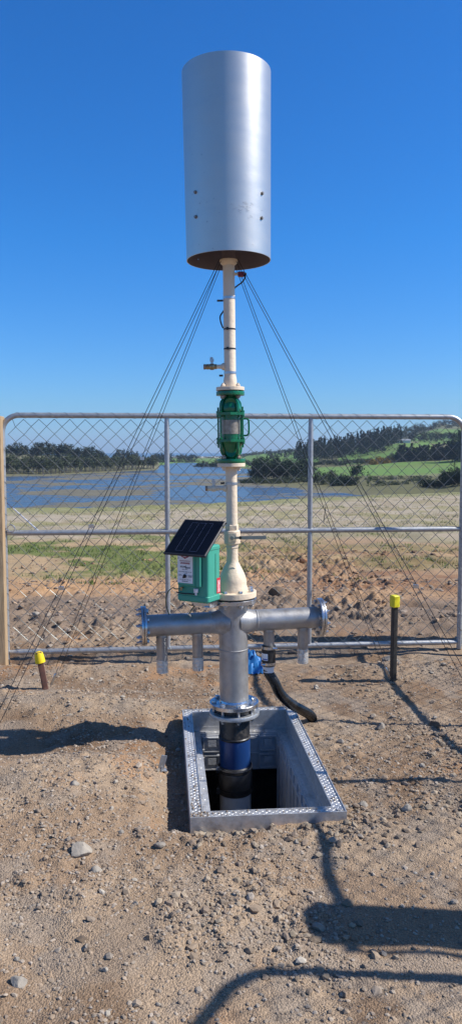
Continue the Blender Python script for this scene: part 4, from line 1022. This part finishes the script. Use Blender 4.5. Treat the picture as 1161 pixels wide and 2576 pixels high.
def land_h(u, D):
    u = np.asarray(u, float); D = np.asarray(D, float)
    ui = np.interp(u, UC, np.arange(len(UC))); di = np.interp(D, DR, np.arange(len(DR)))
    i0 = np.clip(np.floor(ui).astype(int), 0, len(UC) - 2); j0 = np.clip(np.floor(di).astype(int), 0, len(DR) - 2); fu = ui - i0; fd = di - j0
    fd = fd * fd * (3 - 2 * fd) * .5 + fd * .5
    h = (TAB[j0, i0] * (1 - fu) + TAB[j0, i0 + 1] * fu) * (1 - fd) + (TAB[j0 + 1, i0] * (1 - fu) + TAB[j0 + 1, i0 + 1] * fu) * fd
    x = (u - 580.5) / F * D
    amp = np.clip((h + 20) * .12, 0, 3)
    return h + (fbm(x * .01, D * .01, 5, 5) - .5) * amp * 2 + (fbm(x * .03, D * .02, 6, 3) - .5) * .8
def wx(u, D): return (u - 580.5) / F * D
def build_land():
    us = np.concatenate([np.linspace(-900, -40, 30)[:-1], np.linspace(-40, 1220, 420), np.linspace(1220, 2200, 36)[1:]])
    ds = [300.]
    while ds[-1] < 4200: ds.append(ds[-1] * 1.0105)
    ds = np.array(ds); U, D = np.meshgrid(us, ds); Z = land_h(U, D); X = wx(U, D)
    nx, ny = len(us), len(ds); idx = np.arange(nx * ny).reshape(ny, nx)
    Fc = np.stack([idx[:-1, :-1], idx[:-1, 1:], idx[1:, 1:], idx[1:, :-1]], -1).reshape(-1, 4)
    u, d, z, x = U.ravel(), D.ravel(), Z.ravel(), X.ravel()
    hf = Z.ravel()[Fc].max(1); Fc = Fc[hf > -21.2]
    c = np.tile(np.array([.12, .115, .05]), (len(u), 1))
    n = fbm(x * .012, d * .006, 31, 5)
    c = mixc(c, (.20, .18, .10), sstep(.45, .65, n) * .8)
    shore = sstep(-18.9, -19.7, z); c = mixc(c, (.15, .14, .08), shore * .9)
    field = sstep(-18.9, -18.2, z) * ((u > 615))
    gcol = (.12, .215, .045)
    edge = (fbm(x * .02, d * .01, 33, 4) - .5)
    f1 = (u > 770) * sstep(620, 660, d + edge * 120) * sstep(905, 880, d + edge * 30)
    f2 = (u > 850) * sstep(930, 990, d + edge * 60) * (d < 1700) * (u < 1080 + 25 * edge)
    f3 = (u > 605) * (u < 800) * sstep(950, 1100, d)
    f4 = (u > 400) * (u < 640) * sstep(1150, 1300, d) * (d < 2300)
    f5 = (u > 1040) * (d > 1350) * (d < 1900)
    fm = np.clip(f1 + f2 + f3 + f4 + f5, 0, 1)
    c = mixc(c, gcol, fm * .95)
    c = mixc(c, (.15, .235, .06), fm * np.exp(-((d - 800 + (u - 900) * .06) / 12) ** 2) * .8)          # mown strip
    c = mixc(c, (.14, .16, .05), fm * sstep(.5, .7, fbm(x * .03, d * .02, 36, 4)) * .5)
    c = mixc(c, (.24, .18, .13), (u > 985) * (u < 1050) * np.exp(-((d - 1420) / 40) ** 2) * .9)       # bare track
    hill = sstep(1850, 2000, d) * (u > 900)
    c = mixc(c, (.15, .15, .075), hill); c = mixc(c, (.05, .055, .03), hill * sstep(.45, .6, fbm(x * .02, d * .02, 37, 4)) * .8)
    c = mixc(c, (.62, .58, .5), (u < 640) * (u > 395) * sstep(2500, 2800, d) * (z > -20.4))               # pale beach
    V = np.stack([x, d, z], -1)
    o = np_mesh('far_shore', V, Fc, attr_mat('far_ground', grain=.25, gscale=.25, bump=0), None, True, c); tag(o, kind='structure')
build_land()
# water reaching the horizon
def water():
    m = bpy.data.materials.new('estuary_water'); m.use_nodes = True; N = m.node_tree.nodes; L = m.node_tree.links; b = N['Principled BSDF']
    geo = N.new('ShaderNodeNewGeometry')
    def noise(sc, det, st=(1, 1, 1), ro=.55, off=(0, 0, 0)):
        mp = N.new('ShaderNodeMapping'); mp.inputs['Scale'].default_value = st; mp.inputs['Location'].default_value = off; L.new(geo.outputs['Position'], mp.inputs[0])
        n = N.new('ShaderNodeTexNoise'); n.inputs['Scale'].default_value = sc; n.inputs['Detail'].default_value = det; n.inputs['Roughness'].default_value = ro; n.inputs['Distortion'].default_value = .6; L.new(mp.outputs[0], n.inputs['Vector']); return n.outputs['Fac']
    mud = noise(.013, 9, (1.1, 1, 1), .6); fine = noise(.07, 6, (1.3, 1, 1), .6, (31, 7, 0))
    ad = N.new('ShaderNodeMath'); ad.operation = 'MULTIPLY_ADD'; ad.inputs[1].default_value = .28; L.new(fine, ad.inputs[0]); L.new(mud, ad.inputs[2])
    sep = N.new('ShaderNodeSeparateXYZ'); L.new(geo.outputs['Position'], sep.inputs[0])
    dist = N.new('ShaderNodeMapRange'); dist.inputs[1].default_value = 760; dist.inputs[2].default_value = 980; dist.inputs[3].default_value = 0; dist.inputs[4].default_value = -.4; L.new(sep.outputs['Y'], dist.inputs[0])
    ad2 = N.new('ShaderNodeMath'); ad2.operation = 'ADD'; L.new(ad.outputs[0], ad2.inputs[0]); L.new(dist.outputs[0], ad2.inputs[1])
    near = N.new('ShaderNodeMapRange'); near.inputs[1].default_value = 230; near.inputs[2].default_value = 330; near.inputs[3].default_value = -.12; near.inputs[4].default_value = 0; L.new(sep.outputs['Y'], near.inputs[0])
    ad3 = N.new('ShaderNodeMath'); ad3.operation = 'ADD'; L.new(ad2.outputs[0], ad3.inputs[0]); L.new(near.outputs[0], ad3.inputs[1])
    rp = N.new('ShaderNodeMapRange'); rp.inputs[1].default_value = .625; rp.inputs[2].default_value = .68; L.new(ad3.outputs[0], rp.inputs[0])
    mx = N.new('ShaderNodeMix'); mx.data_type = 'RGBA'; L.new(rp.outputs[0], mx.inputs[0]); mx.inputs[6].default_value = (.07, .085, .105, 1)
    mudc = N.new('ShaderNodeValToRGB'); mudc.color_ramp.elements[0].color = (.11, .095, .055, 1); mudc.color_ramp.elements[1].color = (.19, .165, .10, 1); L.new(fine, mudc.inputs[0]); L.new(mudc.outputs[0], mx.inputs[7])
    L.new(mx.outputs[2], b.inputs['Base Color'])
    ro = N.new('ShaderNodeMapRange'); ro.inputs[3].default_value = .2; ro.inputs[4].default_value = .7; L.new(rp.outputs[0], ro.inputs[0]); L.new(ro.outputs[0], b.inputs['Roughness'])
    wv = noise(.5, 4, (.6, 1, 1)); wv2 = noise(.05, 3, (.4, 1, 1))
    am = N.new('ShaderNodeMath'); am.operation = 'MULTIPLY_ADD'; am.inputs[1].default_value = 2.5; L.new(wv2, am.inputs[0]); L.new(wv, am.inputs[2])
    bp = N.new('ShaderNodeBump'); bp.inputs['Strength'].default_value = .8; bp.inputs['Distance'].default_value = .8; L.new(am.outputs[0], bp.inputs['Height']); L.new(bp.outputs[0], b.inputs['Normal'])
    xs = [-11000, -4000, -1500, -600, 0, 600, 1500, 4000, 11000]; ys = [60, 150, 300, 500, 800, 1200, 2000, 4000, 8000, 12000]
    mb = MB(); mb.add([(x, y, WATER) for y in ys for x in xs], [(j * 9 + i, j * 9 + i + 1, (j + 1) * 9 + i + 1, (j + 1) * 9 + i) for j in range(9) for i in range(8)])
    o = mb.build('estuary_water', m, None, False); tag(o, kind='structure')
water()
# ------------------------------------------------------------------ trees
FOL = {}
def fol(name, c1, c2):
    m = mat(name, c1, .8, 0, col2=c2, vscale=.35, detail=4, spec=.15); FOL[name] = m; return m
fol('dark_pine', (.014, .026, .018), (.038, .052, .03)); fol('olive_scrub', (.085, .10, .05), (.05, .062, .035)); fol('bush_green', (.022, .036, .022), (.034, .05, .026)); fol('gorse', (.34, .17, .02), (.07, .08, .03)); fol('fresh_green', (.09, .14, .045), (.05, .08, .03))
M['bark'] = mat('bark', (.13, .115, .1), .9, 0, var=.3, vscale=1)
def leaf_cloud(nc, nl, H_, R_, base, kind, seed, ls=.6):
    r = np.random.default_rng(seed); V = []; Fc = []
    for c in range(nc):
        t = r.random()
        if kind == 'cone': hh = base + (1 - base) * t; rad = R_ * (1 - t) ** .8 * (.75 + .4 * r.random()) ; a = r.random() * 2 * PI; cen = np.array([rad * .65 * math.cos(a), rad * .65 * math.sin(a), hh * H_]); sr = max(.35, rad * .5)
        else:
            d = r.normal(0, 1, 3); d /= np.linalg.norm(d); q = r.random() ** .4; cen = np.array([d[0] * R_ * q * .8, d[1] * R_ * q * .8, H_ * (base + (1 - base) * (.5 + .46 * d[2] * q))]); sr = R_ * (.22 + .2 * r.random())
        p = cen + r.normal(0, 1, (nl, 3)) * sr * .55; p[:, 2] = np.minimum(p[:, 2], H_ * 1.05)
        a = r.normal(0, 1, (nl, 3, 3)); a /= np.linalg.norm(a, axis=2, keepdims=True); sz = ls * (.6 + .8 * r.random((nl, 1, 1)))
        V.append((p[:, None, :] + a * sz).reshape(-1, 3))
    V = np.concatenate(V); return V, np.arange(len(V)).reshape(-1, 3)
def tree_proto(kind, H_, R_, base, nc, nl, m, seed, ls=.7, trunks=1, lab=''):
    root = empty('tree' if kind != 'cone' else 'conifer_tree', (0, 0, -500))
    V, Fc = leaf_cloud(nc, nl, H_, R_, base, kind, seed, ls); np_mesh('crown', V, Fc, m, root, False)
    b = MB(); r = random.Random(seed)
    for k in range(trunks):
        x = r.uniform(-.4, .4) * R_ * (k > 0); b.tube([(x * .6, 0, -1), (x, .1, H_ * .3), (x * 1.2 + .3, 0, H_ * .75)], [H_ * .018, H_ * .014, H_ * .006], 6)
        for q in range(4):
            a = r.uniform(0, 6.28); z = H_ * r.uniform(.35, .65); b.tube([(x, 0, z), (x + R_ * .6 * math.cos(a), R_ * .6 * math.sin(a), z + H_ * .16)], [H_ * .008, H_ * .003], 5)
    b.build('trunk', M['bark'], root); return root
used = {}
def place(proto, u, D, s, label, group, cat='tree', sink=.3, sx=1.0):
    o = proto if proto not in used else copy_tree(proto); used[proto] = 1
    o.location = (wx(u, D), D, float(land_h(u, D)) - sink); o.rotation_euler = (0, 0, random.uniform(0, 6.28)); o.scale = (s * sx, s * sx, s)
    tag(o, label, cat, group); return o
shoreT = [tree_proto('round', 16, 5.0, .24, 30, 30, FOL['olive_scrub'], 20 + i, .75, 3) for i in range(3)]
darkT = [tree_proto('round', 20, 7.5, .25, 26, 44, FOL['dark_pine'], 40 + i, 1.0, 1) for i in range(2)]
# front row on the left shore
rt = random.Random(12); i = 0; u = -30.0
while u < 392:
    D = np.interp(u, [-30, 20, 120, 250, 330, 395], [712, 716, 716, 790, 850, 935]) + rt.uniform(-2, 26)
    place(shoreT[i % 3], u, float(D), rt.uniform(.68, 1.2), 'tall thin olive tree with bare lower trunks in the front row on the left shore', 'shore trees on the left bank', sx=rt.uniform(.9, 1.15)); u += rt.uniform(5.5, 9.5) * 1.25; i += 1
u = -30.0
while u < 385:
    D = np.interp(u, [-30, 120, 250, 395], [745, 750, 830, 960]) + rt.uniform(0, 25)
    place(shoreT[i % 3], u, float(D), rt.uniform(.85, 1.1), 'olive tree in the second row behind the left shoreline', 'trees of the second shore row', sx=rt.uniform(1.0, 1.3)); u += rt.uniform(9, 14) * 1.1; i += 1
# dark pines on the rise behind
for k, (u, D, s) in enumerate([(-20, 1000, 1.15), (8, 980, 1.2), (30, 1010, 1.0), (48, 1000, 1.2), (66, 1030, 1.0), (84, 1000, 1.0), (100, 980, 1.25), (116, 990, 1.3), (132, 1000, 1.25), (150, 1010, 1.15), (166, 1000, 1.25), (182, 1030, 1.2), (198, 1020, 1.05), (214, 1030, 1.1), (228, 1040, 1.15), (240, 1060, .95), (252, 1060, .9), (262, 1080, .7)]):
    place(darkT[k % 2], u, D, s, 'dark spreading pine on the rise behind the left shore trees', 'dark pines on the left rise')
# separate clumps by the sea
def clump(name, cells, m, label, cat, n, ls, seed, kind='bush', conif=False, stuff=False, trunk=True, group=None):
    # cells: list of (u, D, height, radius); every tree or bush is an object of its own unless the mass is stuff
    Vs = []; Fs = []; off = 0
    for k, (u, D, h, r) in enumerate(cells):
        V, Fc = leaf_cloud(max(5, int(n[0])), int(n[1]), h, r, .05 if not conif else .08, 'cone' if conif else 'round', seed + k, ls)
        p = np.array([wx(u, D), D, float(land_h(u, D)) - .3])
        if stuff: Vs.append(V + p); Fs.append(Fc + off); off += len(V); continue
        g = group or (label.replace(' one of the', '') if len(cells) > 1 else None)
        if cat == 'tree':
            root = empty(name, p); tag(root, label, cat, g); np_mesh('crown', V, Fc, m, root, False)
            MB().tube([(0, 0, -.5), (.2, 0, h * .4), (.3, .1, h * .8)], [h * .02, h * .014, h * .006], 6).build('trunk', M['bark'], root)
        else:
            o = np_mesh(name, V, Fc, m, None, False); o.location = p; tag(o, label, cat, g)
    if stuff: o = np_mesh(name, np.concatenate(Vs), np.concatenate(Fs), m, None, False); tag(o, label, cat, None, 'stuff')
rc = random.Random(2)
def row(u0, u1, D0, D1, h0, h1, r0, r1, n): 
    out = []
    for i in range(n):
        t = (i + rc.uniform(-.2, .2)) / max(1, n - 1); out.append((u0 + (u1 - u0) * t, D0 + (D1 - D0) * rc.random(), h0 + (h1 - h0) * rc.random(), r0 + (r1 - r0) * rc.random()))
    return out
clump('dark_tree', row(290, 344, 1300, 1400, 15, 23, 5.5, 8, 9), FOL['dark_pine'], 'dark tree in the tall clump against the sea left of the left gate upright', 'tree', (14, 26), 1.2, 300)
clump('dark_tree', row(347, 362, 1300, 1350, 6, 10, 4, 6, 3), FOL['dark_pine'], 'low dark tree just right of the taller clump against the sea', 'tree', (12, 20), 1.1, 330)
clump('dark_tree', row(391, 428, 1500, 1600, 16, 22, 6, 9, 7), FOL['dark_pine'], 'dark tree against the sea right behind the left gate upright', 'tree', (14, 26), 1.3, 340)
clump('dark_tree', row(450, 488, 1650, 1750, 10, 17, 6, 9, 6), FOL['dark_pine'], 'small dark tree against the sea left of the green flame arrester', 'tree', (14, 26), 1.3, 360)
clump('low_bush', row(498, 565, 1085, 1130, 8, 12.5, 6, 9, 9), FOL['bush_green'], 'low dark bush on the green spit left of the flare pipe', 'bush', (14, 30), 1.0, 380)
clump('low_bush', row(560, 628, 1080, 1130, 5, 9, 5, 8, 7), FOL['bush_green'], 'low dark bush on the spit just right of the flare pipe', 'bush', (14, 30), 1.0, 395)
clump('scrub', row(400, 640, 2200, 2900, 2, 6, 8, 18, 24), FOL['olive_scrub'], 'low scrub on the flats before the pale beach', 'scrub', (10, 16), 1.6, 410, stuff=True)
clump('scrub', row(390, 490, 1480, 1560, 2, 5, 6, 12, 12), FOL['olive_scrub'], 'low scrub along the water under the sea horizon', 'scrub', (10, 16), 1.4, 430, stuff=True)
clump('macrocarpa_tree', row(642, 775, 560, 600, 13, 18.5, 6.0, 8.5, 13), FOL['bush_green'], 'dark spiky macrocarpa in the big clump on the shore right of the flare pipe', 'tree', (30, 60), .75, 450, conif=False)
clump('low_bush', row(612, 645, 520, 550, 3, 5.5, 3.5, 5, 6), FOL['bush_green'], 'low dark bush at the water edge left of the macrocarpa clump', 'bush', (16, 30), .6, 470)
clump('low_bush', row(648, 780, 500, 530, 2, 4.5, 3, 5, 16), FOL['olive_scrub'], 'olive shrub along the shore beneath the macrocarpa clump', 'bush', (14, 26), .5, 480)
clump('low_bush', row(795, 855, 480, 520, 5, 9.5, 4, 5.5, 8), FOL['olive_scrub'], 'olive green shrub by the right gate upright', 'bush', (16, 34), .6, 500)
clump('low_bush', row(842, 890, 460, 480, 4, 7, 4, 5, 6), FOL['bush_green'], 'dark low bush left of the small round tree', 'bush', (16, 34), .6, 510)
clump('round_tree', [(897, 520, 12.5, 5.6)], FOL['bush_green'], 'single small round dark tree standing on the green paddock', 'tree', (22, 60), .6, 520)
clump('young_tree', [(926, 480, 8, 2.4)], FOL['fresh_green'], 'thin fresh green sapling right of the small round tree', 'tree', (14, 26), .4, 530)
clump('scrub', row(930, 1075, 455, 560, 1.2, 3, 3, 7, 26), FOL['olive_scrub'], 'rough scrub on the bank below the paddock', 'scrub', (10, 20), .5, 540, stuff=True)
clump('low_bush', row(1062, 1120, 420, 440, 2.5, 5.5, 3, 4, 9), FOL['bush_green'], 'dark shrub at the terrace edge on the right', 'bush', (16, 30), .5, 560)
clump('low_bush', row(1118, 1175, 400, 430, 6, 11, 4, 5.5, 8), FOL['bush_green'], 'tall dark bush at the right end of the terrace edge', 'bush', (18, 36), .6, 570)
clump('young_tree', [(1140, 415, 17, 3)], FOL['fresh_green'], 'slender pale green tree by the right gate edge', 'tree', (16, 18), .45, 580)
clump('hedge_conifer', row(1003, 1180, 905, 925, 15, 22, 6, 8, 30), FOL['dark_pine'], 'dark conifer standing in the hedgerow above the mown paddock', 'tree', (26, 34), 1.0, 600, conif=True)
clump('hedgerow', row(1003, 1180, 905, 925, 9, 13, 6, 8, 24), FOL['dark_pine'], 'dense lower growth of the dark hedgerow above the paddock', 'hedge', (12, 34), 1.1, 640, stuff=True)
clump('tall_tree', [(1150, 860, 36, 9), (1135, 865, 27, 8), (1166, 860, 38, 10), (1180, 870, 36, 10), (1143, 870, 18, 9)], FOL['dark_pine'], 'one of the tall dark trees rising above the hedgerow at the right edge', 'tree', (34, 50), 1.1, 670)
clump('gorse_bush', row(930, 985, 880, 925, 4, 8.5, 4.5, 6.5, 9), FOL['gorse'], 'orange brown gorse bush on the slope left of the hedgerow', 'bush', (14, 34), .8, 680)
clump('low_bush', row(845, 932, 930, 1000, 4, 8, 5, 8, 14), FOL['olive_scrub'], 'olive bush in the line below the pine plantation', 'bush', (12, 26), .9, 700)
clump('low_bush', row(980, 1010, 940, 980, 4, 8, 5, 7, 5), FOL['olive_scrub'], 'olive bush between the gorse and the hedgerow', 'bush', (12, 26), .9, 715)
clump('low_bush', row(780, 840, 960, 1000, 4, 7, 5, 7, 8), FOL['bush_green'], 'dark bush under the left end of the pine plantation', 'bush', (12, 26), .9, 720)
# pine plantation: a wood that reads as one mass
cells = []
for k in range(330):
    u = 742 + (1005 - 742) * rc.random(); D = 1080 + 340 * rc.random() ** .8 + (u - 742) * .3
    cells.append((u, D, 20 + 13 * rc.random() + 2.0 * (u > 870), 4.5 + 3 * rc.random()))
clump('pine_wood', cells, FOL['dark_pine'], 'dense dark pine plantation covering the slope right of the flare', 'wood', (15, 15), 1.3, 800, conif=True, stuff=True)
clump('round_tree', row(676, 745, 1350, 1450, 12, 20, 6, 9, 6), FOL['dark_pine'], 'round dark tree at the left end of the pine plantation', 'tree', (14, 26), 1.2, 1100)
clump('gum_tree', row(985, 1062, 1750, 1850, 22, 34, 7, 11, 15), FOL['olive_scrub'], 'open crowned gum tree on the skyline before the scrubby hill', 'tree', (14, 26), 1.5, 1120)
clump('dark_tree', row(1030, 1160, 1380, 1480, 12, 22, 8, 12, 15), FOL['bush_green'], 'dark tree in the belt under the scrubby hill on the right', 'tree', (14, 26), 1.4, 1140)
clump('skyline_tree', row(600, 742, 2100, 2400, 6, 12, 8, 14, 20), FOL['olive_scrub'], 'low trees along the far skyline right of the flare pipe', 'trees', (10, 20), 1.8, 1160, stuff=True)
cells = [(960 + 260 * rc.random(), 1950 + 480 * rc.random(), 4 + 7 * rc.random(), 7 + 7 * rc.random()) for _ in range(90)]
clump('hill_scrub', cells, FOL['olive_scrub'], 'patchy grey green scrub covering the hill on the right', 'scrub', (9, 16), 1.8, 1200, stuff=True, trunk=False)
clump('dark_tree', row(1115, 1190, 2300, 2450, 12, 20, 8, 12, 10), FOL['dark_pine'], 'dark tree on top of the right hand hill', 'tree', (12, 22), 1.8, 1350)
# small farm buildings among the trees
def shed(u, D, w, d, h, label, wc):
    r = empty('farm_shed', (wx(u, D), D, float(land_h(u, D)))); tag(r, label, 'shed')
    MB().box((0, 0, h / 2), (w, d, h)).build('wall', wc, r, False)
    b = MB(); b.add([(-w * .54, -d * .55, h), (w * .54, -d * .55, h), (w * .54, d * .55, h), (-w * .54, d * .55, h), (-w * .54, 0, h * 1.5), (w * .54, 0, h * 1.5)], [(0, 1, 5, 4), (2, 3, 4, 5), (0, 4, 3), (1, 2, 5)]); b.build('roof', mat('shed_roof', (.3, .31, .33), .5, .3), r, False)
    MB().box((-w * .2, -d / 2 - .05, h * .4), (w * .2, .1, h * .75)).build('door', M['dsteel'], r, False)
shed(1012, 1360, 22, 9, 5, 'long low grey farm shed below the skyline gum trees', mat('shed_wall', (.5, .5, .48), .7))
shed(372, 1320, 16, 8, 4.5, 'small white building by the sea horizon on the left', mat('white_wall', (.75, .75, .72), .6))
# ------------------------------------------------------------------ light, sky, camera
EL = math.radians(44); sd = Vector((.9976, -.07, 0)).normalized() * math.cos(EL); sd.z = math.sin(EL)
sl = bpy.data.lights.new('sun', 'SUN'); sl.energy = 4.6; sl.angle = math.radians(.53); sl.color = (1, .96, .90)
so_ = bpy.data.objects.new('sun', sl); COL.objects.link(so_); so_.rotation_euler = sd.to_track_quat('Z', 'Y').to_euler(); so_.location = (30, -8, 30)
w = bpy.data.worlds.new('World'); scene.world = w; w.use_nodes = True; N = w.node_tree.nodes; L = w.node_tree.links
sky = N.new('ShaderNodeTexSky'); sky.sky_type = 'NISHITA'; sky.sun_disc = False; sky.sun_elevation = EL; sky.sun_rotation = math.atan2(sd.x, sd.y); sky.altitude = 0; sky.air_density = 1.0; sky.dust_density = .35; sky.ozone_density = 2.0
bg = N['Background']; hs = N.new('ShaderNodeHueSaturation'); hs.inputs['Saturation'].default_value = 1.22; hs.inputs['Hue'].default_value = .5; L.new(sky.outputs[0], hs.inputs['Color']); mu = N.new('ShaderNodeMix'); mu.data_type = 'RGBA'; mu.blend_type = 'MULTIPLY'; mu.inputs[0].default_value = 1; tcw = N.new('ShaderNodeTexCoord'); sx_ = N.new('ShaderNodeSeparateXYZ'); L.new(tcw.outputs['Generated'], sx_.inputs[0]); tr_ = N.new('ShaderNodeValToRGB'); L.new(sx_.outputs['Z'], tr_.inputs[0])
tr_.color_ramp.elements[0].position = 0.0; tr_.color_ramp.elements[0].color = (.52, .84, 1.7, 1); e_ = tr_.color_ramp.elements.new(.06); e_.color = (.47, .83, 1.36, 1); tr_.color_ramp.elements[2].position = .26; tr_.color_ramp.elements[2].color = (.30, .93, 1.52, 1); e_ = tr_.color_ramp.elements.new(.52); e_.color = (.30, .93, 1.52, 1); e_ = tr_.color_ramp.elements.new(.72); e_.color = (1.0, .92, .98, 1); L.new(tr_.outputs[0], mu.inputs[7]); L.new(hs.outputs[0], mu.inputs[6]); L.new(mu.outputs[2], bg.inputs[0]); bg.inputs[1].default_value = .081  # overhead sky, out of view, tinted neutral to make the shadow fill less blue
cam = bpy.data.cameras.new('camera'); co = bpy.data.objects.new('camera', cam); COL.objects.link(co); scene.camera = co
cam.sensor_fit = 'VERTICAL'; cam.sensor_height = 24; cam.lens = 24 * F / 2576.0; cam.clip_end = 100000; cam.clip_start = .05
co.location = (0, 0, CAMH); co.rotation_euler = (PI / 2 - PITCH, 0, 0)
scene.view_settings.view_transform = 'Standard'; scene.view_settings.look = 'None'; scene.view_settings.gamma = 1; scene.view_settings.exposure = 0.45
scene.render.engine = 'CYCLES'; scene.cycles.max_bounces = 6; scene.cycles.use_denoising = True

# ------------------------------------------------------------------ thin sea haze
hz = MB(); hz.box((0, 5900, 70), (24000, 12400, 196)); hm = bpy.data.materials.new('haze_air'); hm.use_nodes = True; hn = hm.node_tree; hn.nodes.clear()
ho = hn.nodes.new('ShaderNodeOutputMaterial'); hv_ = hn.nodes.new('ShaderNodeVolumePrincipled'); hv_.inputs['Density'].default_value = .00007; hv_.inputs['Color'].default_value = (.62, .78, 1, 1); hv_.inputs['Anisotropy'].default_value = .2; hn.links.new(hv_.outputs[0], ho.inputs['Volume'])
o = hz.build('haze', hm, None, False); tag(o, 'thin pale blue sea haze lying over the estuary and hills', 'haze', None, 'stuff')
